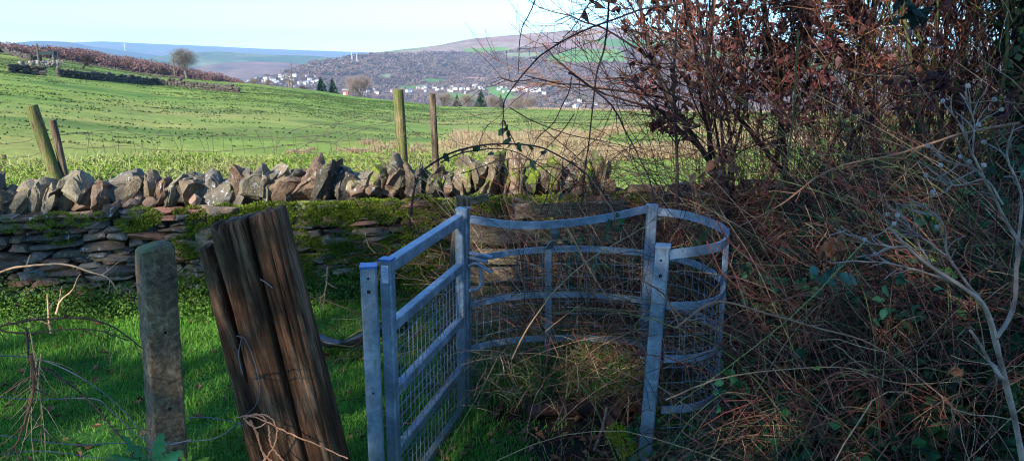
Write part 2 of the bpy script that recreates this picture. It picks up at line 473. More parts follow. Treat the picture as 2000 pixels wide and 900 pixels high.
def ground_z(x, y):
    x = np.asarray(x, float); y = np.asarray(y, float)
    r = np.hypot(x, y); az = np.arctan2(x, y)
    px = px_of(np.clip(az, -1.2, 1.2))
    rc = np.interp(px, CX, CR); zc = np.interp(px, CX, CZ)
    s = np.clip((r - 14) / (rc - 14), 0, 1)
    z = -.6 * sstep(7.3, 13, r) + (zc + .6) * s
    z = z + sstep(16, 60, r) * (1 - sstep(.8, 1, s)) * .22 * n2(x * .07, y * .07, 3)
    # beyond the crest the land drops to the valley floor
    over = np.clip(r - rc, 0, None)
    z = z - 165 * (1 - np.exp(-(over / 420.0) ** 1.25))
    # small unevenness close by, and a bank added as backdrop for the thicket's shade
    z = z + .03 * n2(x * 1.3, y * 1.3, 5) * (1 - sstep(7, 12, r))
    bank = sstep(1.35, 2.3, x) * sstep(1.6, 2.6, y) * (1 - sstep(5.3, 6.2, y))
    z = z + bank * (.62 + .18 * n2(x * 1.1, y * 1.1, 9))
    return z

def ground():
    az = np.concatenate([np.radians(np.linspace(-180, -50, 40, endpoint=False)), np.radians(np.linspace(-50, 50, 420, endpoint=False)), np.radians(np.linspace(50, 180, 40, endpoint=False))])
    r = np.concatenate([[.05, .5, 1, 1.5], np.linspace(1.8, 8, 110), np.geomspace(8.1, 30, 50)[0:], np.geomspace(31, 300, 110), np.geomspace(320, 2000, 30), [3000, 6000, 12000, 16500]])
    A, R = np.meshgrid(az, r, indexing='ij')
    X, Y = np.sin(A)*R, np.cos(A)*R
    Z = ground_z(X, Y)
    n, m = A.shape
    i = np.arange(n)[:, None] * m; i2 = ((np.arange(n)+1) % n)[:, None] * m; j = np.arange(m-1)[None]
    Fq = np.stack([i+j, i+j+1, i2+j+1, i2+j], -1).reshape(-1, 4)
    # land cover
    g = np.array([.155, .265, .026]); tan = np.array([.29, .24, .09]); soil = np.array([.030, .022, .015]); turf = np.array([.04, .11, .018]); dark = np.array([.06, .12, .022]); valley = np.array([.07, .08, .05])
    C = np.zeros((n, m, 3)) + g
    t = np.clip(.5 + 1.1*n2(X*.035, Y*.02, 21), 0, 1)[..., None] * .62
    C = C*(1-t) + tan*t
    t = sstep(.05, .4, n2(X*.12, Y*.25, 33))[..., None] * .6; C = C*(1-t) + dark*t
    near = (1 - sstep(6.3, 8.5, R))[..., None]
    mud_and_bank_shade = sstep(-.1, .35, n2(X*1.7, Y*1.7, 41) + .9*np.exp(-((X-.3)**2/.25 + (Y-3.6)**2/.30)) + 1.5*sstep(1.2, 1.6, X) - .3)[..., None]  # muddy gate floor, plus shade put as dark soil on the added bank
    nc = turf*(1-mud_and_bank_shade) + soil*mud_and_bank_shade
    C = C*(1-near) + nc*near
    f = sstep(320, 900, R)[..., None]; C = C*(1-f) + valley*f
    mb = MB(); mb.add(np.stack([X, Y, Z], -1), Fq, C.reshape(-1, 3))
    o = mb.build('ground', M_ground, smooth=True); o['kind'] = 'structure'
ground()

def on_ground_px(px, py):
    """where the sight line through (px,py) meets the field"""
    rs = np.geomspace(12, 260, 700); d = ray(px, py); h = math.hypot(d[0], d[1])
    X, Y, Z = d[0]/h*rs, d[1]/h*rs, HC + d[2]/h*rs
    g = ground_z(X, Y); k = np.where(g >= Z)[0]
    i = k[0] if len(k) else np.argmin(Z - g)
    return np.array([X[i], Y[i], g[i]])

# ------------------------------------------------------------------ hills
def make_hill(name, xs, ys, rs, r0, z0, cover, nr=90, nc=300, pow_=1.0, rough=12, seed=1, back=1.35):
    """ridge: xs,ys skyline in the photo, rs distance of the ridge; slope rises from r0,z0"""
    xs = np.array(xs, float)
    px = np.linspace(xs[0], xs[-1], nc)
    sky = np.interp(px, xs, ys); rr = np.interp(px, xs, rs)
    zr = np.array([at_r(a, b, c)[2] for a, b, c in zip(px, sky, rr)])
    az = np.array([math.atan2(a-1000, ray(a, b)[1]) for a, b in zip(px, sky)])
    s = np.concatenate([np.linspace(0, 1, nr), np.linspace(1.03, back, 14)])
    A = az[:, None] + 0*s[None]; RR = r0 + (rr[:, None] - r0) * s[None]
    X, Y = np.sin(A)*RR, np.cos(A)*RR
    base = z0 + (zr[:, None] - z0) * np.clip(s[None], 0, 1) ** pow_
    base = base - np.clip(s[None]-1, 0, None) * (zr[:, None] - z0) * 2.0
    amp = rough * np.clip(s*(1-s)*4, 0, 1)[None] 
    Z = base + amp * n2(X/260, Y/260, seed, 4) + .25*rough * n2(X/60, Y/60, seed+5, 2) * np.clip(1.15-s, .1, 1)[None]
    n, m = A.shape
    i = np.arange(n-1)[:, None]*m; j = np.arange(m-1)[None]
    Fq = np.stack([i+j, i+j+1, i+m+j+1, i+m+j], -1).reshape(-1, 4)
    PX = px[:, None] + 0*s[None]
    d = np.hypot(X, Y); el = (Z-HC)/d
    # photo height of each vertex, for choosing the land cover
    yy = Y; t = (HC-Z)/yy; v = F*(t*CP - SP)/(CP + t*SP); PY = 450+v
    C = cover(PX, PY, X, Y, s[None]+0*X)
    mb = MB(); mb.add(np.stack([X, Y, Z], -1), Fq, C.reshape(-1, 3))
    o = mb.build(name, M_hill, smooth=True); o['kind'] = 'structure'
    return dict(px=px, s=s, X=X, Y=Y, Z=Z, PY=PY)

WOOD = np.array([.12, .082, .060]); MOOR = np.array([.27, .20, .15]); PINK = np.array([.26, .155, .12]); GREEN = np.array([.12, .22, .05]); PALE = np.array([.22, .23, .12])

def inpoly(px, py, poly):
    inside = np.zeros(px.shape, bool); n = len(poly)
    for i in range(n):
        x1, y1 = poly[i]; x2, y2 = poly[(i+1) % n]
        c = ((y1 > py) != (y2 > py)) & (px < (x2-x1)*(py-y1)/(y2-y1+1e-9)+x1)
        inside ^= c
    return inside

FIELDS = [([(900, 96), (985, 92), (1000, 99), (915, 104)], GREEN), ([(985, 104), (1060, 102), (1062, 112), (990, 114)], PALE), ([(1070, 112), (1120, 96), (1215, 97), (1225, 120), (1150, 123), (1070, 122)], GREEN), ([(1120, 84), (1180, 76), (1330, 80), (1330, 92), (1200, 92)], GREEN*.9),
          ([(1215, 62), (1330, 64), (1330, 76), (1230, 74)], PALE), ([(950, 172), (975, 168), (1005, 178), (1015, 195), (960, 196)], GREEN), ([(735, 147), (760, 145), (765, 153), (735, 152)], PALE),
          ([(820, 155), (870, 152), (865, 160), (825, 161)], GREEN*.8), ([(860, 180), (920, 184), (930, 200), (870, 200)], GREEN*.9), ([(780, 168), (830, 166), (830, 172), (780, 174)], GREEN*.8),
          ([(740, 98), (840, 88), (835, 95), (745, 106)], PALE), ([(1010, 82), (1170, 84), (1165, 94), (1060, 92)], PINK), ([(910, 150), (955, 152), (950, 158), (905, 156)], PINK),
          ([(1020, 168), (1065, 172), (1060, 184), (1025, 180)], PINK), ([(1360, 100), (1500, 96), (1500, 112), (1370, 116)], GREEN), ([(1540, 120), (1700, 118), (1690, 136), (1560, 138)], GREEN)]

def moor_line(px): return np.interp(px, [600, 740, 800, 860, 1000, 1060, 1150, 1290, 1500, 2000], [100, 104, 108, 100, 96, 92, 94, 96, 108, 120])

def cover_main(PX, PY, X, Y, s):
    C = np.zeros(PX.shape + (3,)) + WOOD
    nz = n2(X/200, Y/200, 71, 3)[..., None]
    C = C*(1 + .5*nz)
    t = sstep(.15, .45, n2(X/150, Y/150, 77, 3))[..., None]*.6; C = C*(1-t) + PINK*.75*t
    ml = moor_line(PX) + 7*n2(X/150, Y/150, 55)
    t = sstep(3, -3, PY-ml)[..., None]
    mo = MOOR*(1+.35*n2(X/240, Y/90, 60)[..., None]); p = sstep(0, .5, n2(X/300, Y/300, 61))[..., None]; mo = mo*(1-p*.6) + PINK*p*.6
    C = C*(1-t) + mo*t
    for poly, c in FIELDS:
        k = inpoly(PX, PY, poly); C[k] = c
    return C

HS = make_hill('hill', [330, 400, 480, 520, 560, 620, 700, 740, 830, 860, 920, 1000, 1040, 1120, 1180, 1220, 1290, 1400, 1600, 2000, 2300],
               [215, 190, 163, 150, 139, 121, 108, 102, 92, 88, 76, 69, 65, 60, 53, 55, 62, 72, 88, 100, 110],
               [1700, 1750, 1850, 1900, 2000, 2150, 2400, 2550, 2800, 2900, 3050, 3200, 3300, 3400, 3500, 3550, 3600, 3600, 3600, 3600, 3600],
               1250, -150, cover_main, nr=120, nc=420, pow_=.95, rough=22, seed=4)

def on_hill(px, py, H=HS):
    c = int(np.clip(np.interp(px, H['px'], np.arange(len(H['px']))), 0, len(H['px'])-1))
    PY = H['PY'][c]; k = np.where(PY <= py)[0]
    i = k[0] if len(k) else len(PY)-15
    return np.array([H['X'][c, i], H['Y'][c, i], H['Z'][c, i]])

def cov(c1, c2, sc, seed):
    c1 = np.array(c1); c2 = np.array(c2)
    def f(PX, PY, X, Y, s):
        t = sstep(-.25, .3, n2(X/sc, Y/sc, seed, 3))[..., None]; return c1*(1-t) + c2*t
    return f
make_hill('distant_hill', [-900, -200, 0, 60, 130, 200, 300, 400, 500, 640, 760, 1200, 2400], [96, 92, 87, 86, 84, 81, 86, 90, 95, 100, 104, 112, 116], [10500]*13, 5600, -190, cov((.07, .11, .05), (.12, .10, .08), 500, 5), nr=40, nc=160, rough=30, seed=11)
make_hill('distant_hill', [-900, -200, 0, 30, 70, 130, 150, 170, 230, 330, 460], [95, 92, 89, 84, 80, 82, 85, 90, 98, 112, 140], [7600]*11, 4600, -190, cov((.045, .07, .045), (.07, .08, .05), 400, 6), nr=40, nc=120, rough=20, seed=12)
make_hill('distant_hill', [60, 160, 240, 300, 340, 380, 430, 480, 540, 600, 700, 800], [150, 132, 120, 112, 106, 103, 101, 105, 108, 109, 116, 130], [4800]*12, 3200, -180, cov((.06, .10, .045), (.15, .17, .08), 260, 7), nr=50, nc=160, rough=35, seed=13)
make_hill('distant_hill', [-300, 60, 160, 240, 320, 380, 430, 500, 560, 640, 740], [100, 112, 116, 130, 136, 131, 124, 121, 123, 130, 160], [3400]*11, 2300, -170, cov((.20, .13, .10), (.12, .10, .085), 200, 8), nr=50, nc=160, rough=25, seed=14)

# woods on the far hill: one mass
def puffs(mb, P, Rr, ntri, tri, cols, rg, squash=.8, hollow=.55):
    """clumps of small faces spread through a dome volume"""
    M = len(P); n = M*ntri
    d = rand_dirs(n, rg); d[:, 2] = np.abs(d[:, 2])*1.0 - .15
    rad = rg.uniform(hollow, 1, n) ** .6
    c = np.repeat(P, ntri, 0) + d * (rad * np.repeat(Rr, ntri))[:, None] * np.array([1, 1, squash])
    sz = (np.repeat(Rr, ntri) * tri * rg.uniform(.6, 1.4, n))[:, None]
    a, b = rand_dirs(n, rg)*sz, rand_dirs(n, rg)*sz
    V = np.stack([c+a, c+b, c-(a+b)*.6], 1).reshape(-1, 3)
    C = np.repeat(cols, ntri, 0) * rg.uniform(.75, 1.25, (n, 1))
    mb.add(V, np.arange(n*3).reshape(-1, 3), percol(C, 3))

def hill_wood():
    rg = np.random.default_rng(3); mb = MB()
    npx, ns = HS['PY'].shape
    N = 9500
    ci = rg.uniform(0, npx-1, N*3).astype(int); si = rg.integers(0, 119, N*3)
    X, Y, Z = HS['X'][ci, si], HS['Y'][ci, si], HS['Z'][ci, si]; PY = HS['PY'][ci, si]; PX = HS['px'][ci]
    X = X + rg.normal(0, 7, len(X)); Y = Y + rg.normal(0, 7, len(X))
    ok = (PY < 240) & (PY > moor_line(PX) + 8*n2(X/150, Y/150, 55)) & (n2(X/110, Y/110, 90, 2) > -.42)
    for poly, _ in FIELDS: ok &= ~inpoly(PX, PY, poly)
    for poly in ([(505, 140), (625, 146), (620, 172), (505, 168)], [(700, 172), (1000, 172), (1000, 184), (700, 186)]):
        ok &= ~(inpoly(PX, PY, poly) & (rg.uniform(0, 1, len(X)) < .75))
    k = np.where(ok)[0][:N]
    P = np.stack([X, Y, Z], -1)[k]; R = rg.uniform(5.5, 10.5, len(k))
    t = np.clip(.5 + n2(X[k]/180, Y[k]/180, 93), 0, 1)[:, None]
    cols = np.array([.125, .080, .062])*(1-t) + np.array([.20, .14, .10])*t
    ev = rg.uniform(0, 1, len(k)) < .035; cols[ev] = (.03, .05, .03)
    cols = cols * rg.uniform(.78, 1.15, (len(k), 1))
    puffs(mb, P, R, 44, .30, cols, rg)
    o = mb.build('woodland', M_far); tag(o, 'bare grey brown woods covering the hillside across the valley', 'wood', kind='stuff')
hill_wood()

# ridge wood on the left beyond the field
def ridge_wood():
    rg = np.random.default_rng(4); mb = MB()
    px = rg.uniform(-120, 470, 620); r = rg.uniform(250, 300, 620)
    top = np.interp(px, [-200, 0, 60, 150, 300, 420, 470], [82, 88, 94, 99, 124, 148, 160]) + rg.normal(0, 2.0, 620)
    T = np.array([at_r(a, b, c) for a, b, c in zip(px, top, r)])
    R = rg.uniform(1.6, 3.0, 620); T[:, 2] -= R*.7
    t = rg.uniform(0, 1, (620, 1)); cols = np.array([.17, .085, .075])*t + np.array([.13, .085, .07])*(1-t)
    puffs(mb, T, R, 170, .10, cols*1.15, rg, 1.15, .1)
    # trunks and lower growth
    Bt = T.copy(); Bt[:, 2] -= 6
    Pp = np.stack([T + [0, 0, .8], (T+Bt)/2 + rg.normal(0, .3, T.shape), Bt], 1)
    V, Fs = tubes(Pp, .16, 3); mb.add(V, Fs, percol(cols*1.3, 9))
    L = T.copy(); L[:, 2] -= R*1.3; puffs(mb, L, R*1.2, 90, .12, cols*.9, rg, .9, .1)
    o = mb.build('ridge_woodland', M_far); tag(o, 'long belt of reddish bare trees behind the top of the left field', 'wood', kind='stuff')
ridge_wood()

# ------------------------------------------------------------------ field details
def rushes():
    rg = np.random.default_rng(8); mb = MB()
    N = 5200
    px = rg.uniform(-60, 1560, N*3); r = np.sqrt(rg.uniform(24**2, 205**2, N*3)); az = np.arctan2(px-1000, 1500)
    X, Y = np.sin(az)*r, np.cos(az)*r
    rc = np.interp(px, CX, CR)
    dn = n2(X*.05, Y*.05, 12, 3) + .25*sstep(30, 60, r) - .5*sstep(130, 170, r)
    ok = (r < rc*.98) & (rg.uniform(0, 1, len(r)) < sstep(-.15, .45, dn)*.8 + .03)
    k = np.where(ok)[0][:N]; X, Y, r = X[k], Y[k], r[k]; M = len(k)
    nb = 13
    sp = rg.uniform(.2, .7, M)*(1+r/90)
    cx = np.repeat(X, nb) + rg.normal(0, 1, M*nb)*np.repeat(sp, nb)*.75; cy = np.repeat(Y, nb) + rg.normal(0, 1, M*nb)*np.repeat(sp, nb)*.22
    P = np.stack([cx, cy, ground_z(cx, cy)-.02], -1)
    h = rg.uniform(.04, .12, M*nb); V, Ft = blades(P, h, np.repeat(.05 + r*.0012, nb), .5, rg)
    t = rg.uniform(0, 1, (M, 1))
    c = np.array([.040, .075, .020])*t + np.array([.095, .12, .035])*(1-t)
    mb.add(V, Ft, percol(np.repeat(c, nb, 0), 5))
    o = mb.build('rush_tufts', M_grass); tag(o, 'dark rush tufts dotted all over the green field', 'rushes', kind='stuff')
rushes()

def tussocks():
    rg = np.random.default_rng(9); mb = MB()
    spots = []
    # bands of bleached grass behind the wall, right half
    for (x0, x1, y0, y1, n, hh) in ((885, 1180, 262, 292, 150, .5), (1040, 1420, 286, 318, 140, .42), (1180, 1250, 246, 262, 22, .45), (700, 900, 280, 300, 26, .3), (1290, 1560, 238, 262, 70, .4), (860, 1130, 296, 345, 110, .4), (560, 880, 292, 302, 30, .2), (1400, 1700, 262, 292, 60, .45)):
        for _ in range(n):
            a = rg.uniform(0, 1); px = x0 + (x1-x0)*a; py = rg.uniform(y0, y1)
            if x0 == 1040: py = y0 + (y1-y0)*(1-a) + rg.normal(0, 6)
            spots.append((*on_ground_px(px, py), hh*rg.uniform(.5, 1.2)))
    S = np.array(spots); M = len(S); nb = 150
    sp = np.repeat(S[:, 3]*.8, nb)
    x = np.repeat(S[:, 0], nb) + rg.normal(0, .5, M*nb)*sp; y = np.repeat(S[:, 1], nb) + rg.normal(0, .5, M*nb)*sp
    P = np.stack([x, y, ground_z(x, y)-.02], -1)
    h = np.repeat(S[:, 3], nb)*rg.uniform(.35, 1.0, M*nb)
    V, Ft = blades(P, h, .02, .55, rg)
    t = rg.uniform(0, 1, (M*nb, 1)); c = np.array([.50, .37, .20])*t + np.array([.30, .21, .10])*(1-t)
    mb.add(V, Ft, percol(c, 5))
    o = mb.build('dry_grass_tussocks', M_grass); tag(o, 'bleached tan grass tussocks in the field beyond the wall', 'dry grass', kind='stuff')
tussocks()

def crest_grass():
    rg = np.random.default_rng(19); mb = MB()
    n = 9000; px = rg.uniform(1030, 1900, n); az = np.arctan2(px-1000, 1500); r = np.interp(px, CX, CR)*rg.uniform(.96, 1.02, n)
    X, Y = np.sin(az)*r, np.cos(az)*r; P = np.stack([X, Y, ground_z(X, Y)-.03], -1)
    V, Ft = blades(P, rg.uniform(.15, .42, n), .10, .4, rg); t = rg.uniform(0, 1, (n, 1))
    mb.add(V, Ft, percol(np.array([.45, .33, .20])*t + np.array([.28, .21, .12])*(1-t), 5))
    tag(mb.build('field_edge_grass', M_grass), 'thin line of pale dead grass along the far edge of the field', 'dry grass', kind='stuff')
crest_grass()

def field_wall(pts, h, label, n_per=1.6, w=.55):
    rg = np.random.default_rng(abs(int(pts[0][0]))+5); mb = MB()
    W = np.array([on_ground_px(a, b) for a, b in pts]); seg = np.linalg.norm(np.diff(W, axis=0), axis=1); L = seg.sum()
    n = max(6, int(L*n_per)); c = curve(W, n); c[:, 2] = ground_z(c[:, 0], c[:, 1])
    for k in range(n-1):
        d = c[k+1]-c[k]; hh = h*(1+rg.normal(0, .12)); ang = math.atan2(d[1], d[0])
        lay = 3
        for q in range(lay):
            V, Fa = rock((np.linalg.norm(d[:2])*1.15, w*(1-.12*q), hh/lay*1.2), 2, 5, .08)
            V = V @ rotm(rg.normal(0, .06), rg.normal(0, .05), ang).T + (c[k]+c[k+1])/2 + [0, 0, hh/lay*(q+.5)-.04]
            b = rg.uniform(.5, 1.2); mb.add(V, Fa, np.array([.085, .072, .055])*b)
    o = mb.build('dry_stone_wall', M_stone); tag(o, label, 'wall'); return o
field_wall([(112, 150), (200, 158), (300, 166), (390, 174), (468, 183)], .85, 'long dark dry stone wall running down across the left field')
field_wall([(16, 142), (50, 145), (92, 149)], .8, 'short dark dry stone wall left of the gap, below the ruin')
field_wall([(-20, 101), (10, 104), (50, 117), (80, 122)], 1.0, 'dark stone wall at the far left edge, up on the slope', 1.0)
field_wall([(100, 110), (160, 120), (230, 136), (290, 143), (360, 156)], .45, 'low broken stone wall along the foot of the reddish wood', .8)

def ruin():
    rg = np.random.default_rng(31); mb = MB()
    for k in range(150):
        a = rg.uniform(0, 1); px = 40 + 85*a; py = 136 - 9*a + rg.normal(0, 2)
        p = on_ground_px(px, py); s = rg.uniform(.2, .65)
        V, Fa = rock((s, s*.8, s*.75), 2, 5, .1); V = V @ rotm(*rg.uniform(0, 3, 3)).T + p + [0, 0, rg.uniform(.0, .7)]
        mb.add(V, Fa, np.array([.24, .20, .15])*rg.uniform(.5, 1.2))
    tag(mb.build('ruined_sheepfold', M_stone), 'heap of pale tumbled stones beside the pole on the left slope', 'ruin')
ruin()

def trough(px, py):
    p = on_ground_px(px, py); r = empty('water_trough', 'dark water trough standing behind the tumbled stones', 'trough', loc=p)
    mb = MB(); V, Fs = frame_bar((-1.6, 0, 1.5), (1.6, 0, 1.5), 1.0, .6); mb.add(V, Fs, (.03, .04, .04)); mb.build('tank', M_bark, r)
    for s in (-1.3, 1.3):
        mb = MB(); mb.add(box((s, 0, .55), (.25, .9, 1.25)), BOXF, (.12, .1, .08)); mb.build('leg', M_bark, r)
trough(93, 121)

def pole(px, py, h, label, mat=M_post2, rad=.14, wires=False):
    p = on_ground_px(px, py) if py < 400 else None
    mb = MB(); P = np.array([[0, 0, -.3], [0, 0, h*.5], [0, 0, h]]); V, Fs = tubes(P, np.array([[rad, rad*.85, rad*.7]]), 8, True)
    r = empty('telegraph_pole', label, 'pole', loc=p)
    mb.add(V, Fs, (1, 1, 1)); mb.build('shaft', mat, r)
    mb = MB(); V, Fs = frame_bar((-.26, 0, h-.3), (.26, 0, h-.3), .1, .10); mb.add(V, Fs); mb.build('crossarm', mat, r)
    return r
pole(77, 127, 2.9, 'telegraph pole rising over the tumbled stones, leftmost of the field poles', rad=.17)
pole(342, 152, 4.6, 'telegraph pole just left of the lone round bare tree', rad=.18)
pole(571, 172, 5.4, 'telegraph pole in front of the white hillside houses', rad=.13)

# bare trees -------------------------------------------------------
def bare_tree(name, label, base, H, spread, seed, cols=(.14, .11, .085), levels=(1, 9, 8, 6), lean=(0, 0), k=4, group=None, rad=.05, t0=.25):
    rg = np.random.default_rng(seed); root = empty(name, label, 'tree', group, base)
    S = np.zeros((levels[0], 3)); D = np.array([[lean[0], lean[1], 1.0]]*levels[0]) + rg.normal(0, .12, (levels[0], 3))
    P0 = grow(S - [0, 0, .3], D, H*.62, 9, .05, 0, rg)
    mb = MB(); R0 = np.linspace(1, .45, 9)[None]*H*rad
    V, Fs = tubes(P0, np.repeat(R0, levels[0], 0), 7); mb.add(V, Fs, cols)
    mb.build('trunk', M_bark, root, True)
    mb = MB(); S, D, _, t = spawn(P0, levels[1], t0, 1, .85, rg); D[:, 2] += .25
    L = H*spread*(1.1 - .55*t)
    P1 = grow(S, D, L, 8, .10, -.05, rg); V, Fs = tubes(P1, np.linspace(1, .35, 8)[None]*(L*rad*.55)[:, None], 4); mb.add(V, Fs, cols)
    S, D, i, t = spawn(P1, levels[2], .2, 1, .7, rg); L2 = L[i]*.5*(1.2-.6*t)
    P2 = grow(S, D, L2, 6, .13, -.03, rg); V, Fs = tubes(P2, np.linspace(1, .3, 6)[None]*(L2*rad*.4)[:, None], 3); mb.add(V, Fs, cols)
    S, D, i, t = spawn(P2, levels[3], .2, 1, .7, rg); L3 = L2[i]*.55
    P3 = grow(S, D, L3, 4, .15, 0, rg); V, Fs = tubes(P3, np.linspace(1, .3, 4)[None]*(L3*rad*.45)[:, None], 3); mb.add(V, Fs, np.array(cols)*1.15)
    S, D, i, t = spawn(P3, 4, .2, 1, .6, rg); L4 = L3[i]*.6
    P4 = grow(S, D, L4, 3, .15, 0, rg); V, Fs = tubes(P4, (L4*rad*.4)[:, None]*np.ones((1, 3)), 3); mb.add(V, Fs, np.array(cols)*1.25)
    mb.build('crown', M_bark, root)
    return root
bare_tree('oak_tree', 'lone round bare tree standing on the field skyline, left', on_ground_px(365, 153), 6.9, .72, 5, (.15, .125, .10), (1, 16, 9, 7), rad=.045, t0=.3)
bare_tree('hawthorn_tree', 'small windswept bare thorn tree leaning right on the left slope', on_ground_px(156, 134), 2.9, .7, 6, (.06, .045, .04), (1, 12, 8, 6), lean=(.55, 0), rad=.07)
def behind_crest(px, py, r): return at_r(px, py, r)
bare_tree('bare_tree', 'tall thin bare tree behind the pole by the white houses', behind_crest(566, 178, 210), 6.6, .4, 7, (.17, .13, .11), (1, 11, 8, 5), rad=.045)
bare_tree('bare_tree', 'broad bare tree right of the two dark firs', behind_crest(704, 192, 200), 5.6, .85, 8, (.20, .15, .12), (2, 12, 9, 6), rad=.03, t0=.1)
for i, (px, py, r, H, sp, lab) in enumerate([
    (495, 168, 215, 2.3, .8, 'low bare bush on the skyline left of the white houses'),
    (525, 171, 214, 2.0, .9, 'second low bare bush on the skyline below the white houses'),
    (592, 180, 212, 1.8, .9, 'low bare bush between the pole and the two firs'),
    (868, 214, 180, 4.0, .8, 'bare bush just right of the pair of wooden posts, behind the field edge'),
    (912, 216, 172, 3.6, .8, 'bare bush left of the large dark fir at the field edge'),
    (962, 217, 168, 3.1, .9, 'bare bush between the large and the right dark fir'),
    (1012, 220, 165, 3.6, .8, 'tan bare bush right of the rightmost dark fir'),
    (1038, 221, 160, 3.4, .8, 'pale bare bush under the arching bramble, end of the row')]):
    bare_tree('bare_bush', lab, behind_crest(px, py, r), H, sp, 40+i, (.20, .15, .115), (4, 8, 7, 5), rad=.03, t0=.1, group='bare bushes behind the field edge')

def conifer(px, py, r, H, W, label, seed):
    rg = np.random.default_rng(seed); p = behind_crest(px, py, r); root = empty('fir_tree', label, 'tree', 'dark fir trees behind the field edge', p)
    mb = MB(); V, Fs = tubes(np.array([[0, 0, -2], [0, 0, H*.5], [0, 0, H]]), np.array([[.2, .12, .03]]), 6); mb.add(V, Fs, (.07, .05, .04)); mb.build('trunk', M_bark, root)
    mb = MB(); n = 900; z = H*(1 - rg.uniform(0, 1, n)**.62*.98); a = rg.uniform(0, 2*PI, n)
    rr = W*(1-z/H*.92)*rg.uniform(.35, 1.08, n)*(1+.25*np.sin(a*3+seed))
    tip = np.stack([np.cos(a)*rr, np.sin(a)*rr, z - rr*.15], -1); cen = np.stack([np.cos(a)*rr*.3, np.sin(a)*rr*.3, z+rr*.1], -1)
    D = norm(tip-cen); V, Ft = leaves(cen, np.linalg.norm(tip-cen, axis=1)*1.2, D, .5, .3, rg=rg)
    c = np.array([.022, .05, .028])*rg.uniform(.6, 1.7, (n, 1)); mb.add(V, Ft, percol(c, 5)); mb.build('foliage', M_conif, root)
conifer(627, 180, 205, 4.1, 1.5, 'left of the two dark firs right of the white houses', 1)
conifer(650, 183, 205, 4.4, 1.3, 'right one of the two dark firs right of the white houses', 2)
conifer(893, 213, 185, 3.6, 1.2, 'small dark fir between the wooden posts and the large fir', 3)
conifer(940, 216, 182, 5.2, 1.9, 'largest dark fir behind the field edge, right of the posts', 4)
conifer(978, 217, 180, 4.0, 1.3, 'rightmost dark fir behind the field edge', 5)

# houses -----------------------------------------------------------
def house_mesh(seed, w, d, h, roofc, wallc):
    mb = MB(); b = -3
    mb.add(box((0, 0, (h+b)/2), (w, d, h-b)), BOXF, wallc)
    e = .4; V = np.array([[-w/2-e, -d/2-e, h], [w/2+e, -d/2-e, h], [w/2+e, d/2+e, h], [-w/2-e, d/2+e, h], [-w/2-e, 0, h+d*.38], [w/2+e, 0, h+d*.38]])
    mb.add(V, [np.array([[0, 1, 5, 4], [2, 3, 4, 5]])], roofc)
    Vg = np.array([[-w/2, -d/2, h], [-w/2, d/2, h], [-w/2, 0, h+d*.36], [w/2, -d/2, h], [w/2, d/2, h], [w/2, 0, h+d*.36]])
    mb.add(Vg, np.array([[0, 2, 1], [3, 4, 5]]), wallc)
    mb.add(box((w*.3, 0, h+d*.38+.4), (.9, .9, 1.6)), BOXF, (.3, .2, .16))
    for q in (-1, 1):
        for x in (-.28, .28):
            for z in (.28, .72):
                mb.add(box((x*w, q*(d/2+.02), h*z), (1.1, .06, 1.2)), BOXF, (.04, .045, .05))
    return mb.build('house', M_render)
def houses():
    rg = np.random.default_rng(15)
    kinds = [house_mesh(1, 10, 7, 5.5, (.16, .15, .15), (.66, .62, .56)), house_mesh(2, 13, 7, 5.2, (.20, .17, .16), (.62, .58, .53)), house_mesh(3, 8, 7, 5.5, (.13, .13, .14), (.42, .30, .24)), house_mesh(4, 17, 8, 5.4, (.22, .19, .18), (.68, .66, .62))]
    used = [False]*4
    def put(px, py, lab, grp):
        k = int(rg.choice([0, 0, 1, 1, 2, 3])); p = on_hill(px, py)
        o = kinds[k] if not used[k] else kinds[k].copy()
        if used[k]: COL.objects.link(o)
        used[k] = True
        o.location = p + np.array([0, 0, rg.uniform(.5, 3)]); o.rotation_euler = (0, 0, math.atan2(-p[0], p[1]) + rg.normal(0, .5)); sc = rg.uniform(.42, .78); o.scale = (sc,)*3
        tag(o, lab, 'house', grp)
    for i in range(48):
        a = rg.uniform(0, 1); put(512 + 106*a, 157 + 5*a + rg.normal(0, 5.5), 'small pale house of the left hillside cluster above the field', 'houses of the left hillside cluster')
    for i in range(50):
        a = rg.uniform(0, 1); put(690 + 330*a**1.1, 181 + rg.normal(0, 4.5) - 3*a, 'small pale house of the long valley village behind the posts', 'houses of the long valley village')
    for i in range(13):
        a = rg.uniform(0, 1); put(1010 + 60*a, 178 + 6*a + rg.normal(0, 3), 'small pale house at the right end of the village, past the round green field', 'houses at the right end of the village')
    for i in range(8):
        put(1110 + 60*rg.uniform(0, 1), 208 + rg.normal(0, 3), 'small pale house low behind the field edge, under the bramble stems', 'houses low behind the field edge')
    for i in range(14):
        put(445 + 60*rg.uniform(0, 1), 157 + rg.normal(0, 3), 'small pale house far left of the clustered village, at the valley foot', 'houses at the valley foot')
houses()

def shed():
    p = at_r(676, 189, 205); r = empty('garden_shed', 'small red shed at the right of the two firs', 'shed', loc=p)
    mb = MB(); mb.add(box((0, 0, .6), (1.5, 1.2, 2.0)), BOXF, (.30, .12, .09)); mb.build('wall', M_render, r)
    mb = MB(); mb.add(np.array([[-.9, -.75, 1.58], [.9, -.75, 1.58], [.9, .75, 1.58], [-.9, .75, 1.58], [-.9, 0, 2.0], [.9, 0, 2.0]]), [np.array([[0, 1, 5, 4], [2, 3, 4, 5]]), np.array([[0, 4, 3], [1, 2, 5]])], (.25, .24, .24)); mb.build('roof', M_render, r)
    mb = MB(); mb.add(box((-.3, -.62, .5), (.6, .04, 1.3)), BOXF, (.6, .58, .55)); mb.build('door', M_render, r)
shed()

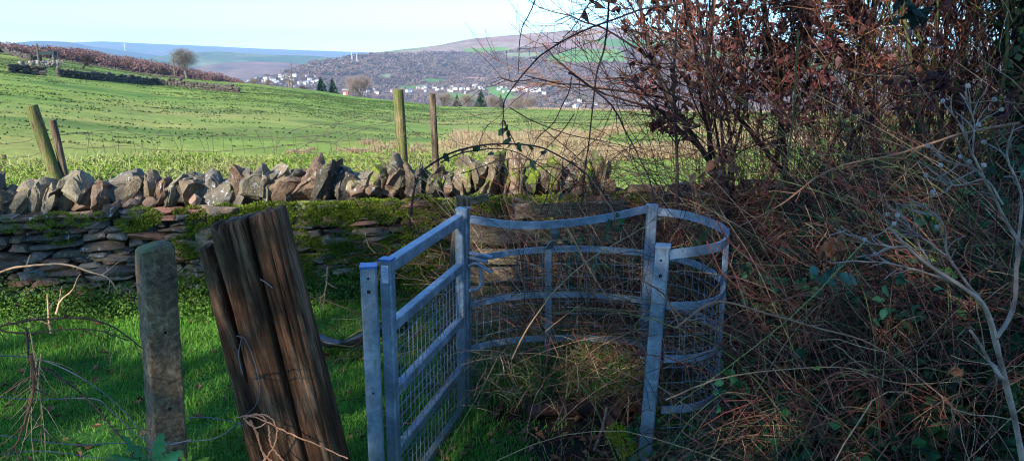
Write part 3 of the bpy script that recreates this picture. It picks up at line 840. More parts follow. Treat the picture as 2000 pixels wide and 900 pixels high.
def field_fence():
    W = [at_r(a, b, 172) for a, b in ((690, 188), (702, 192), (715, 196), (728, 200))]
    r = empty('wooden_rail_fence', 'dark rail fence running down to the right from the red shed', 'fence', loc=W[0])
    c = curve(W, 8)
    for p in c:
        mb = MB(); g = p; mb.add(box((g[0], g[1], g[2]), (.14, .14, 1.7)), BOXF, (.07, .06, .05)); setloc(mb.build('post', M_bark, r), r)
    for z in (.05, .4, .75):
        mb = MB(); V, Fq = sweep_rect(c + [0, 0, z], .06, .12); mb.add(V, Fq, (.09, .08, .06)); setloc(mb.build('rail', M_bark, r), r)
field_fence()

def mast(px, py, H, label, w=1.6, col=(.35, .36, .38), guy=False):
    p = on_hill(px, py); rt = empty('radio_mast', label, 'mast', 'masts across the valley', p)
    mb = MB(); legs = []
    for k in range(3):
        a = k*2*PI/3; legs.append(np.array([[math.cos(a)*w, math.sin(a)*w, -2], [math.cos(a)*w*.35, math.sin(a)*w*.35, H]]))
    V, Fs = tubes(np.array(legs), .5, 4); mb.add(V, Fs, col)
    n = int(H/3.5); br = []
    for q in range(n):
        t0, t1 = q/n, (q+1)/n
        for k in range(3):
            A, B = legs[k], legs[(k+1) % 3]; br.append([A[0]+(A[1]-A[0])*t0, B[0]+(B[1]-B[0])*t1])
    V, Fs = tubes(np.array(br), .16, 3); mb.add(V, Fs, col); mb.build('lattice', M_render, rt)
    mb = MB(); V, Fs = tubes(np.array([[0, 0, H-1], [0, 0, H*1.25]]), .6, 4); mb.add(V, Fs, col); mb.build('aerial', M_render, rt)
mast(1040, 66, 26, 'leftmost of the three masts on the far hilltop')
mast(1060, 65, 22, 'middle one of the three masts on the far hilltop')
mast(1080, 64, 20, 'rightmost of the three masts on the far hilltop')
mast(691, 119, 19, 'left of the two pale masts on the wooded left shoulder of the hill', 1.2, (.7, .7, .7))
mast(699, 122, 17, 'right of the two pale masts on the wooded left shoulder of the hill', 1.2, (.7, .7, .7))

def turbine(px, py, rr, H, label):
    p = at_r(px, py, rr); rt = empty('wind_turbine', label, 'wind turbine', loc=p)
    mb = MB(); V, Fs = tubes(np.array([[0, 0, -20], [0, 0, H]]), np.array([[2.2, 1.3]]), 8); mb.add(V, Fs, (.8, .8, .8)); mb.build('tower', M_render, rt, True)
    mb = MB(); V, Fs = frame_bar((0, -4, H+1), (0, 5, H+1), 3.4, 3.4); mb.add(V, Fs, (.8, .8, .8)); mb.build('nacelle', M_render, rt)
    for k in range(3):
        a = .4 + k*2*PI/3; mb = MB(); V, Fs = tubes(np.array([[0, -5, H+1], [math.sin(a)*H*.25, -5, H+1+math.cos(a)*H*.25], [math.sin(a)*H*.55, -5, H+1+math.cos(a)*H*.55]]), np.array([[1.2, 1.6, .4]]), 4); mb.add(V, Fs, (.8, .8, .8)); mb.build('blade', M_render, rt, True)
turbine(244, 98, 7600, 42, 'distant white wind turbine on the blue hill, far left')

# ------------------------------------------------------------------ the near dry stone wall
WP = np.array([[-7.2, 5.0], [-4.4, 5.75], [-2.5, 6.0], [-.5, 6.25], [1.2, 6.45], [3.0, 6.75], [6.5, 7.5]])
WZ = [.76, .76, .80, .84, .82, .80, .78]
def wall_at(t):
    """t metres along; returns centre xy, direction, base height of coping"""
    seg = np.linalg.norm(np.diff(WP, axis=0), axis=1); cum = np.concatenate([[0], np.cumsum(seg)])
    x = np.interp(t, cum, WP[:, 0]); y = np.interp(t, cum, WP[:, 1]); z = np.interp(t, cum, WZ)
    x2 = np.interp(t+.05, cum, WP[:, 0]); y2 = np.interp(t+.05, cum, WP[:, 1])
    return x, y, z, math.atan2(y2-y, x2-x), cum[-1]

def stone_wall():
    rg = np.random.default_rng(22)
    root = empty('dry_stone_wall', 'mossy dry stone wall with upright coping stones crossing the whole scene', 'wall', loc=(-.5, 6.25, 0))
    L = wall_at(0)[4]
    mb = MB()
    # two faces of coursed stones over a dark rubble core
    pal = [np.array(c) for c in ((.17, .155, .13), (.13, .125, .115), (.21, .18, .145), (.12, .12, .12), (.25, .145, .11), (.17, .17, .155), (.145, .12, .095))]
    for face in (-1, 1):
        z = -.05; course = 0
        while z < .80:
            h = rg.uniform(.028, .070) if face < 0 else .10
            t = rg.uniform(-.2, 0)
            while t < L:
                w = rg.uniform(.09, .30)*(1.4 if h > .06 else 1) if face < 0 else .35
                x, y, zt, a, _ = wall_at(max(t + w/2, 0))
                if z + h/2 < zt + .02:
                    off = .19 - .05*z
                    bigs = rg.uniform() < .10; V, Fa = rock((w*(1.12 if not bigs else 1.3), .20, h*(1.25 if not bigs else 2.1)), 3 if face < 0 else 2, 9, .09, .42, rg, .6, .98)
                    V = V @ rotm(rg.normal(0, .05), rg.normal(0, .035), a + rg.normal(0, .06)).T
                    jut = rg.normal(0, .015) + (.012 if bigs else 0)
                    V = V + [x - math.sin(a)*face*(off+jut)*-1*-1, y + math.cos(a)*face*(off+jut), z + h/2 + .012*math.sin(x*2.3+z*5)]
                    ms = -.07 + .16*sstep(-4.0, -1.2, x) + .10*n2(x*1.1, z*3, 4) + (.22 if z < .22 else 0)
                    if x < -2.2 and z > .25: ms -= .2
                    mb.add(V, Fa, pal[int(rg.integers(len(pal)))]*rg.uniform(.4, 1.25)*[1.25, 1.08, .92], float(ms))
                t += w + .004
            z += h + .002
    setloc(mb.build('stone_courses', M_stone, root, True, 38), root)
    # core
    mb = MB(); V = []
    ts = np.linspace(0, L-.1, 60)
    for t in ts:
        x, y, zt, a, _ = wall_at(t); s, c = math.sin(a), math.cos(a)
        for o, zz in ((-.16, -.1), (.16, -.1), (.12, zt-.02), (-.12, zt-.02)): V.append([x - s*o, y + c*o, zz])
    n = len(ts); Fq = [[i*4+j, i*4+(j+1) % 4, (i+1)*4+(j+1) % 4, (i+1)*4+j] for i in range(n-1) for j in range(4)]
    mb.add(V, np.array(Fq), (.03, .026, .02)); setloc(mb.build('rubble_core', M_stone, root), root)
    # coping: stones standing on edge, leaning on each other
    big = {}
    t = .25; k = 0
    while t < L-.3 and k < 99:
        x = wall_at(t)[0]
        if x < -2.9: w = rg.uniform(.09, .16); lean = rg.normal(.55, .2)
        elif x < -1.0: w = rg.uniform(.07, .17); lean = rg.normal(.38, .25)
        else: w = rg.uniform(.055, .12); lean = rg.normal(-.05, .22)
        h = rg.uniform(.24, .38); d = rg.uniform(.26, .38)
        if x < -2.7: h *= .9
        if -.55 > x > -1.0: h *= 1.0
        if abs(x + 1.62) < .055: w, h, lean = .17, .40, .30
        if abs(x + 3.2) < .07: w, h, lean = .24, .30, .25
        if abs(x+.33) < .08: w, h = .13, .40
        V, Fa = rock((w*1.45, d*1.1, h*1.15), 4, 15, .12, .40, rg, .55, 1.0)
        # pointed or broken top
        tp = rg.uniform(-.5, .5); V[:, 2] += -(np.clip(V[:, 2], 0, None))*np.abs(V[:, 0]/(w*.7)-tp)*rg.uniform(.1, .6)
        xx, yy, zt, a, _ = wall_at(t + w/2)
        V = V @ rotm(rg.normal(0, .08), lean, a + rg.normal(0, .25)).T
        V = V + [xx, yy + rg.normal(0, .02), zt + h*.44 + rg.normal(0, .012)]
        base = [np.array(c) for c in ((.27, .215, .14), (.24, .18, .115), (.27, .18, .12), (.17, .145, .11), (.24, .205, .14))][int(rg.integers(5))]
        ms = -.10 + .24*sstep(-2.5, .2, xx) + rg.choice([0, 0, .06, .16])
        mb = MB(); mb.add(V, Fa, base*rg.uniform(.5, .95), float(ms+.07))
        o = setloc(mb.build('coping_stone', M_stone, root, True, 30), root)
        t += w*(.66 if x < -1 else .80); k += 1
        if rg.uniform() < .22:   # small wedge stones between them, part of the capping
            V, Fa = rock((.10, .12, .09), 3, 8, .08, .7, rg); V = V @ rotm(*rg.uniform(-1, 1, 3)).T + [xx+.03, yy-.15, zt+.05+rg.uniform(0, .05)]
            mb = MB(); mb.add(V, Fa, np.array([.28, .18, .12])*rg.uniform(.5, 1.1), float(ms)); setloc(mb.build('wedge_stone', M_stone, root, True, 30), root)
    # moss cushions on ledges
    mb = MB(); n = 440
    for i in range(n):
        x = rg.choice([rg.uniform(-4.5, 2.5), rg.uniform(-2.6, .6), rg.uniform(-2.2, .4)])
        t = (x + 7.2)/13.7*L; q = wall_at(t)
        zz = rg.choice([q[2] - abs(rg.normal(0, .05)), rg.uniform(.02, .32), rg.uniform(.1, q[2]), rg.uniform(.2, q[2])])
        if x < -2.6 and zz < .6: zz = rg.uniform(.0, .2)
        R = rg.uniform(.03, .085); m = int(900*R/.08)
        a = q[3]; c = np.array([q[0] + math.sin(a)*(.27-.05*zz), q[1] - math.cos(a)*(.27-.05*zz), zz])
        d = rand_dirs(m, rg); P = c + d*R*np.array([1.5, .6, .75])*rg.uniform(.75, 1, (m, 1))
        V, Ft = leaves(P, rg.uniform(.010, .024, m), d + rand_dirs(m, rg)*.5, .35, .1, rg=rg)
        tt = rg.uniform(0, 1); cc = np.array([.08, .12, .014])*(1-tt) + np.array([.20, .25, .025])*tt
        mb.add(V, Ft, percol(cc*rg.uniform(.6, 1.4, (m, 1)), 5))
    o = mb.build('moss', M_moss, root); setloc(o, root); o['kind'] = 'stuff'
stone_wall()

# ------------------------------------------------------------------ hedge strip behind the wall
def strip_top(x, y):
    e = sstep(10.2, 9.0, y)
    return (.86 - .02*(y-7) + .10*n2(x*1.2, y*1.2, 14)) * e * sstep(1.6, -.6, x - .1*(y-7)) + -.45*(1-e) 
def hedge_strip():
    rg = np.random.default_rng(25)
    root = empty('flailed_hedge', 'low trimmed hedge of tan twigs and bright bramble leaves behind the stone wall', 'hedge', loc=(-3, 8, 0))
    X, Y = np.meshgrid(np.linspace(-9.5, 2.2, 120), np.linspace(6.75, 11, 40), indexing='ij'); Z = strip_top(X, Y) - .14 + .05*n2(X*5, Y*5, 6)
    wl = np.interp(X, WP[:, 0], WP[:, 1]) + .32; Y = np.maximum(Y, wl)
    n, m = X.shape; i = np.arange(n-1)[:, None]*m; j = np.arange(m-1)[None]
    Fq = np.stack([i+j, i+m+j, i+m+j+1, i+j+1], -1).reshape(-1, 4)
    mb = MB(); mb.add(np.stack([X, Y, Z], -1), Fq, (.06, .055, .025)); setloc(mb.build('inner_growth', M_ground, root, True), root)
    def pts(N):
        x = rg.uniform(-9.3, 2.0, N); y = rg.uniform(6.5, 10.8, N); wl = np.interp(x, WP[:, 0], WP[:, 1]) + .36
        k = y > wl; return x[k], y[k]
    mb = MB(); x, y = pts(80000); M = len(x)
    P = np.stack([x, y, strip_top(x, y) - rg.uniform(.02, .16, M)], -1); D = rand_dirs(M, rg); D[:, 2] = np.abs(D[:, 2])*.8
    Q = grow(P, D, rg.uniform(.05, .16, M), 3, .35, .12, rg)
    t = rg.uniform(0, 1, (M, 1)); c = (np.array([.33, .33, .13])*t + np.array([.14, .17, .04])*(1-t))*np.where(rg.uniform(0, 1, (M, 1)) < .12, .4, 1)
    V, Fs = tubes(Q, rg.uniform(.0018, .0042, (M, 1))*np.ones((1, 3)), 3); mb.add(V, Fs, percol(c, 9))
    setloc(mb.build('twigs', M_twig, root), root)
    mb = MB(); x, y = pts(150000); M = len(x)
    ln = n2(x*.9, y*.7, 30, 2) + .35*np.exp(-((x+4.1)/.9)**2) - .12
    ln = np.where(x > .2, ln - .2, ln) + .10
    k = rg.uniform(0, 1, M) < sstep(-.12, .38, ln)*.85 + .02; x, y = x[k], y[k]; M = len(x)
    P = np.stack([x, y, strip_top(x, y) - rg.uniform(-.03, .12, M)], -1); D = rand_dirs(M, rg); Nn = norm(rand_dirs(M, rg)*.7 + [0, -.3, .8])
    V, Ft = leaves(P, rg.uniform(.016, .038, M), D, .7, .2, Nn, rg); t = rg.uniform(0, 1, (M, 1))
    mb.add(V, Ft, percol(np.array([.13, .25, .02])*t + np.array([.26, .33, .05])*(1-t), 5))
    setloc(mb.build('leaves', M_leaf, root), root)
hedge_strip()

def verge_grass():
    rg = np.random.default_rng(26); mb = MB()
    n = 70000; x = rg.uniform(-2.0, 6.5, n); y = rg.uniform(7.2, 15, n); k = rg.uniform(0, 1, n) < (sstep(-.1, .4, n2(x*.9, y*.7, 44)) * .9 + .06) * (1 - .85*sstep(1.2, 2.6, x)*sstep(8, 9.5, y)) * (1 - .8*sstep(9.5, 11.5, y))
    x, y = x[k], y[k]; M = len(x); P = np.stack([x, y, ground_z(x, y)], -1)
    hh = rg.uniform(.08, .42, M)*np.clip(1.0 + n2(x*1.2, y*1.2, 45), .4, 1.6)
    V, Ft = blades(P, hh, .010, .5, rg); t = rg.uniform(0, 1, (M, 1))
    gq = np.where(rg.uniform(0, 1, (M, 1)) < .4, 1.0, 0.0); c = (np.array([.40, .31, .16])*t + np.array([.20, .15, .07])*(1-t))*(1-gq) + np.array([.15, .25, .03])*gq
    mb.add(V, Ft, percol(c, 5))
    tag(mb.build('verge_grass', M_grass), 'tall dry tan grass just behind the wall, right of the posts', 'dry grass', kind='stuff')
verge_grass()

# ------------------------------------------------------------------ posts and wires behind the wall
def round_post(top, bot, r, name, label, mat, seed, cat='fence post'):
    rg = np.random.default_rng(seed); top = np.array(top, float); bot = np.array(bot, float); bot = bot + (bot-top)*0.0
    n = 26; k = 20; P = np.linspace(bot, top, n); P = P + np.stack([.006*np.sin(np.linspace(0, 5, n)+seed), .004*np.cos(np.linspace(0, 6, n)), np.zeros(n)], -1)
    V, Fs = tubes(P, np.linspace(r*1.04, r*.97, n)[None], k)
    V = V.reshape(n, k, 3); c = P[:, None]; V = c + (V-c)*(1 + .05*vnoise(np.stack([np.cos(np.arange(k)*2*PI/k)*2 + 0*P[:, :1], np.sin(np.arange(k)*2*PI/k)*2 + 0*P[:, :1], (P[:, 2:3]*3 + 0*np.arange(k)[None])], -1), seed)[..., None])
    ch = norm(top-bot)*r*.12
    ring2 = P[-1] + (V[-1]-P[-1])*.86 + ch; V = np.concatenate([V.reshape(-1, 3), ring2])
    Fq = np.concatenate([Fs[0], np.array([[(n-1)*k+j, (n-1)*k+(j+1) % k, n*k+(j+1) % k, n*k+j] for j in range(k)])])
    mb = MB(); mb.add(V, [Fq, np.array([[n*k+j for j in range(k)]])], (1, 1, 1)); o = mb.build(name, mat, None, True, 40); tag(o, label, cat)
    return o
def post_to_ground(tpx, tpy, bpx, bpy_, d, r, label, mat, seed):
    T = at(tpx, tpy, d); B = at(bpx, bpy_, d+.05); D = B-T; s = (T[2]+.7)/(-D[2]); B2 = T + D*s
    return T, round_post(T, B2, r, 'fence_post', label, mat, seed)
T1, _ = post_to_ground(61, 207, 118, 366, 6.55, .052, 'leaning pale round fence post, thicker of the leaning pair at the left', M_post, 1)
T2, _ = post_to_ground(101, 235, 134, 370, 6.6, .032, 'thin grey fence post leaning beside the thick pale one at the left', M_post2, 2)
T3, _ = post_to_ground(776, 176, 787, 326, 6.95, .050, 'upright round greenish fence post, left one of the centre pair', M_post, 3)
T4, _ = post_to_ground(843, 184, 850, 322, 7.05, .032, 'thin dark upright fence post, right one of the centre pair', M_post2, 4)
_p = on_ground_px(8, 318)
T5 = at(8, 303, 9.8); round_post(T5, T5-[0, 0, 1.2], .03, 'fence_post', 'short thin post far behind at the left picture edge', M_post2, 5)

def wire_fence():
    rg = np.random.default_rng(33)
    root = empty('wire_fence', 'rusty sagging wire netting strung behind the stone wall between the leaning and centre posts', 'wire fence', loc=(-2, 6.8, 0))
    def tr(pts, d0, d1, n=40):
        p = [at(a, b, d0 + (d1-d0)*i/(len(pts)-1)) for i, (a, b) in enumerate(pts)]; return curve(p, n)
    L = [[(-40, 283), (40, 278), (85, 262), (110, 263), (180, 258), (235, 254), (290, 270), (315, 280)],
         [(110, 262), (230, 262), (330, 266), (450, 266), (540, 268), (640, 262), (780, 232)],
         [(125, 290), (200, 288), (260, 284), (300, 292), (380, 296), (480, 292), (600, 280), (780, 270)],
         [(-40, 312), (60, 305), (90, 290)], [(785, 262), (860, 268), (960, 300), (1060, 340), (1160, 350)], [(840, 215), (880, 205), (935, 230), (1010, 250), (1110, 290), (1240, 295)],
         [(530, 300), (560, 262), (610, 245), (680, 240), (740, 225), (776, 215)], [(780, 300), (700, 292), (620, 300), (560, 290), (530, 270)], [(560, 302), (620, 270), (660, 240), (700, 228)],
         [(590, 270), (660, 285), (720, 306), (780, 310)], [(640, 305), (660, 275), (720, 250), (775, 245)], [(786, 240), (830, 270), (870, 262), (900, 285), (950, 290)], [(850, 225), (880, 210), (910, 200), (870, 190)]]
    mb = MB()
    for i, q in enumerate(L):
        c = tr(q, 6.7 if i < 5 else 6.8, 7.0); c = c + rg.normal(0, .004, c.shape); V, Fs = tubes(c, .0026, 3); mb.add(V, Fs, (.10, .06, .045))
    setloc(mb.build('strand', M_wire, root), root)
    mb = MB()
    for k in range(34):
        px = 160 + k*18.5 + rg.normal(0, 4); y0 = 264 + rg.normal(0, 3); dx = rg.normal(6, 8)
        c = tr([(px, y0-4), (px+dx*.5, y0+14), (px+dx, y0+34)], 6.8, 6.85, 6); V, Fs = tubes(c, .0020, 3); mb.add(V, Fs, (.12, .075, .05))
    setloc(mb.build('netting', M_wire, root), root)
wire_fence()

# ------------------------------------------------------------------ kissing gate
GP = {'hinge': np.array([-.265, 4.02]), 'clap': np.array([-.575, 2.93]), 'stile': np.array([-.515, 3.02]), 'back': np.array([.775, 4.12]), 'front': np.array([.665, 3.24])}
def hollow_post(mb, c, w, z0, z1, yaw, lean=(0, 0)):
    R = rotm(0, 0, yaw)[:2, :2]
    a = np.array([c[0]-lean[0], c[1]-lean[1], z0]); b = np.array([c[0], c[1], z1]); up = np.array([-math.sin(yaw), math.cos(yaw), 0])
    V, Fs = frame_bar(a, b, w, w, up, .006); mb.add(V, Fs, (1, 1, 1), .9)

def gate():
    rg = np.random.default_rng(50)
    leaf = empty('kissing_gate_leaf', 'galvanised gate leaf of rails and square mesh hung in the kissing gate', 'gate', loc=(GP['hinge'][0], GP['hinge'][1], 0))
    H, S = GP['hinge'], GP['stile']; d = norm(H-S); yaw = math.atan2(d[1], d[0])
    h0 = H - d*.055
    mb = MB(); hollow_post(mb, S, .050, -.01, 1.155, yaw); setloc(mb.build('stile', M_galv, leaf), leaf)
    mb = MB(); mb.add(box((S[0], S[1], 1.158), (.054, .054, .008), rotm(0, 0, yaw)), BOXF); setloc(mb.build('cap', M_cap, leaf), leaf)
    mb = MB(); hollow_post(mb, h0, .046, -.02, 1.12, yaw); setloc(mb.build('stile', M_galv, leaf), leaf)
    a = S + d*.025; b = h0 - d*.023
    for z, hh, ww, ms in ((1.125, .052, .05, 0.0), (.862, .046, .045, 1.6), (.56, .042, .04, 2.2), (.275, .042, .04, 2.4), (.03, .042, .04, 2.2)):
        mb = MB(); V, Fs = frame_bar((*a, z), (*b, z), ww, hh, bev=.004); mb.add(V, Fs, (1, 1, 1), ms); setloc(mb.build('rail', M_galv, leaf), leaf)
    mb = MB(); nrm = np.array([d[1], -d[0]])*.012; Lh = np.linalg.norm(b-a)
    xs = np.arange(.05, Lh-.01, .052); Pv = np.array([[[*(a + d*x + nrm), .035], [*(a + d*x + nrm), .85]] for x in xs]); V, Fs = tubes(Pv, .0021, 4); mb.add(V, Fs, (1, 1, 1), 1.5)
    zs = np.arange(.07, .85, .052); Ph = np.array([[[*(a + nrm*1.35), z], [*(b + nrm*1.35), z]] for z in zs]); V, Fs = tubes(Ph, .0021, 4); mb.add(V, Fs, (1, 1, 1), 1.5)
    setloc(mb.build('mesh', M_galv, leaf), leaf)
    # enclosure
    enc = empty('kissing_gate_enclosure', 'galvanised kissing gate enclosure with curved rails, posts and mesh, overgrown', 'gate', loc=(.35, 3.6, 0))
    def post(c, w, z1, yaw, z0=-.1, lean=(0, 0), cap=False):
        mb = MB(); hollow_post(mb, c, w, z0, z1, yaw, lean); p = setloc(mb.build('post', M_galv, enc), enc)
        mb = MB(); mb.add(box((c[0], c[1], z1+.004), (w+.004, w+.004, .010), rotm(0, 0, yaw)), BOXF); q = setloc(mb.build('cap', M_cap if cap else M_galv, enc), enc)
        q.parent = p
        return p
    post(GP['hinge'], .062, 1.165, yaw)
    cl = post(GP['clap'], .064, 1.15, .12, cap=True)
    bk = post(GP['back'], .052, 1.165, 0.1, lean=(.02, 0))
    fr = post(GP['front'], .062, 1.155, -.25, lean=(.05, 0))
    # bolt holes: near-black plates in place of their inner shade
    def holes(c, w, yaw, par, zs, sx=0):
        R = rotm(0, 0, yaw)
        for z, s in zs:
            p = np.array([c[0], c[1], z]) + R @ np.array([sx, -w/2-.0012, 0])
            mb = MB(); mb.add(box(p, (s, .002, s), R), BOXF); o = setloc(mb.build('bolt_hole', M_dark, enc), enc); o.parent = par
    holes(GP['clap'], .064, .12, cl, ((1.11, .009), (1.055, .014), (.62, .008), (.30, .014)), .0)
    holes(GP['front'], .062, -.25, fr, ((1.10, .009), (1.03, .014), (.6, .012)), -.005)
    # sticker on the clapping post side towards the leaf
    R = rotm(0, 0, yaw); c = np.array([S[0], S[1], 1.10]) + R @ np.array([-.0265, .0, 0])
    mb = MB(); mb.add(box((0, 0, 0), (.0016, .030, .075)) @ R.T + c, BOXF); o = setloc(mb.build('sticker', M_sticker, leaf), leaf)
    mb = MB()
    for q in range(6):
        mb.add(box((-.0012, (-.004 if q % 2 else .0), .028-q*.009), (.0006, .018 if q % 2 else .024, .0022)) @ R.T + c, BOXF, (.2, .25, .45))
    o2 = setloc(mb.build('printed_lines', M_render, leaf), leaf); o2.parent = o
    # ring path
    ring = [(-.235, 4.0), (-.1, 4.09), (.05, 4.16), (.22, 4.20), (.42, 4.215), (.62, 4.18), (.775, 4.12), (.93, 4.02), (1.02, 3.87), (1.05, 3.70), (1.035, 3.54), (.96, 3.37), (.84, 3.27), (.69, 3.24)]
    Rp = curve([(x, y, 0) for x, y in ring], 90)
    for k, z in enumerate((.885, .62, .365)):
        P = Rp.copy(); P[:, 2] = z + .012*np.sin(np.linspace(0, 6, 90)+k)
        mb = MB(); V, Fq = sweep_rect(P, .010, .034); mb.add(V, Fq, (1, 1, 1), .6); setloc(mb.build('curved_rail', M_galv, enc), enc)
    tl = curve([at(918, 428, 3.96), at(1000, 439, 3.95), at(1080, 438, 3.98), at(1180, 426, 4.03), at(1272, 406, 4.12)], 50)
    mb = MB(); V, Fq = sweep_rect(tl, .012, .040); mb.add(V, Fq, (1, 1, 1), .2); setloc(mb.build('top_rail', M_galv, enc), enc)
    tr = curve([(GP['back'][0]+.02, GP['back'][1], 1.135), (.93, 4.02, 1.135), (1.02, 3.87, 1.13), (1.055, 3.70, 1.13), (1.035, 3.54, 1.13), (.96, 3.37, 1.13), (.84, 3.27, 1.13), (.69, 3.22, 1.125)], 60)
    mb = MB(); V, Fq = sweep_rect(tr, .012, .042); mb.add(V, Fq, (1, 1, 1), .2); setloc(mb.build('top_rail', M_galv, enc), enc)
    # uprights (the back one is cranked under the top rail)
    p0 = at(1080, 440, 3.98)
    up = np.array([[.21, 4.19, -.05], [.21, 4.19, .5], [.205, 4.185, .905], [.235, 4.08, .98], [p0[0]+.012, 4.0, 1.04], [p0[0], 3.985, p0[2]]])
    T = norm(np.gradient(up, axis=0)); mb = MB()
    Vv = []
    for p, t in zip(up, T):
        s = np.array([1, 0, 0]); u = np.cross(s, t)
        for x, y in ((-.019, -.005), (.019, -.005), (.019, .005), (-.019, .005)): Vv.append(p + s*x + u*y)
    n = len(up); Fq = [[i*4+j, i*4+(j+1) % 4, (i+1)*4+(j+1) % 4, (i+1)*4+j] for i in range(n-1) for j in range(4)]
    mb.add(Vv, np.array(Fq), (1, 1, 1), .5); setloc(mb.build('cranked_upright', M_galv, enc), enc)
    for (x, y) in ((1.052, 3.62),):
        mb = MB(); V, Fs = frame_bar((x, y, -.05), (x, y, 1.12 if x > 1 else .9), .028, .008, (0, 1, 0), .002); mb.add(V, Fs, (1, 1, 1), .4); setloc(mb.build('upright', M_galv, enc), enc)
    # mesh on the ring
    arc = np.concatenate([[0], np.cumsum(np.linalg.norm(np.diff(Rp, axis=0), axis=1))]); mb = MB()
    for a in np.arange(.04, arc[-1], .052):
        x = np.interp(a, arc, Rp[:, 0]); y = np.interp(a, arc, Rp[:, 1]); V, Fs = tubes(np.array([[x, y, .02], [x, y, .885]]), .0014, 4); mb.add(V, Fs, (1, 1, 1), .8)
    for z in np.arange(.06, .88, .075):
        P = Rp.copy(); P[:, 2] = z; V, Fs = tubes(P, .0014, 4); mb.add(V, Fs, (1, 1, 1), .8)
    setloc(mb.build('mesh', M_galv, enc), enc)
    # latch: striker arms and a trombone loop on the hinge post
    hx, hy = GP['hinge']
    lt = MB(); V, Fs = frame_bar((hx+.03, hy-.02, .93), (hx+.16, hy-.06, .915), .030, .014); lt.add(V, Fs)
    V, Fs = frame_bar((hx+.03, hy-.02, .905), (hx+.13, hy-.07, .89), .028, .012); lt.add(V, Fs)
    la = setloc(lt.build('latch', M_galv, enc), enc)
    mb = MB(); c = curve([(hx+.03, hy-.04, .86), (hx+.07, hy-.06, .88), (hx+.12, hy-.07, .855), (hx+.155, hy-.08, .835)], 14); V, Fs = tubes(c, .010, 8, True); mb.add(V, Fs); q = setloc(mb.build('latch_bar', M_galv, enc, True, 40), enc); q.parent = la
    mb = MB(); c = curve([(hx+.09, hy-.07, .87), (hx+.10, hy-.075, .80), (hx+.085, hy-.07, .745), (hx+.03, hy-.05, .725)], 18); V, Fs = tubes(c, .009, 8, True); mb.add(V, Fs); q = setloc(mb.build('latch_hook', M_galv, enc, True, 40), enc); q.parent = la
gate()

# wooden things near the gate
t = at(905, 384, 4.42); b = np.array([at(862, 740, 4.35)[0], 4.35, -.1])
def square_post():
    mb = MB(); V, Fs = frame_bar(b, t, .085, .085, (0, 1, 0), .012); mb.add(V, Fs); o = mb.build('wooden_post', M_post2); tag(o, 'dark weathered wooden post leaning right behind the gate hinge post', 'post')
square_post()

def plank_fence():
    rg = np.random.default_rng(61)
    root = empty('plank_fence', 'low fence of weathered horizontal boards behind the kissing gate', 'fence', loc=(.4, 5.0, 0))
    ys = [(397, 424), (436, 474), (486, 516), (523, 552), (560, 590), (598, 630)]
    for i, (a0, a1) in enumerate(ys):
        x0 = 918 + rg.normal(0, 5) + (0 if i != 0 else 90); x1 = 1250 + rg.normal(0, 20)
        A = at(x0, (a0+a1)/2 + rg.normal(0, 2), 4.95); Bq = at(x1, (a0+a1)/2 + rg.normal(0, 3) - 2, 5.15); h = (a1-a0)/1450*5.0
        n = 14; P = np.linspace(A, Bq, n); V = []
        for q, p in enumerate(P):
            w = .004*rg.normal(); V += [p + [0, -.013, -h/2+w], p + [0, .013, -h/2], p + [0, .013, h/2], p + [0, -.013, h/2+.006*rg.normal()]]
        Fq = [[k*4+j, (k+1)*4+j, (k+1)*4+(j+1) % 4, k*4+(j+1) % 4] for k in range(n-1) for j in range(4)] + [[0, 1, 2, 3], [(n-1)*4+3, (n-1)*4+2, (n-1)*4+1, (n-1)*4]]
        mb = MB(); mb.add(V, np.array(Fq)); setloc(mb.build('board', M_plank, root), root)
    for px in (1010, 1190):
        A = at(px, 400, 5.14); mb = MB(); V, Fs = frame_bar((A[0], 5.16, -.1), (A[0], 5.16, A[2]), .08, .08, (0, 1, 0), .008); mb.add(V, Fs); setloc(mb.build('post', M_post2, root), root)
    A = at(945, 385, 4.99); mb = MB(); Bq = at(905, 398, 4.93); V, Fs = frame_bar(Bq, A + [0.03, 0, .0], .02, .05); mb.add(V, Fs); setloc(mb.build('broken_board', M_plank, root), root)
plank_fence()

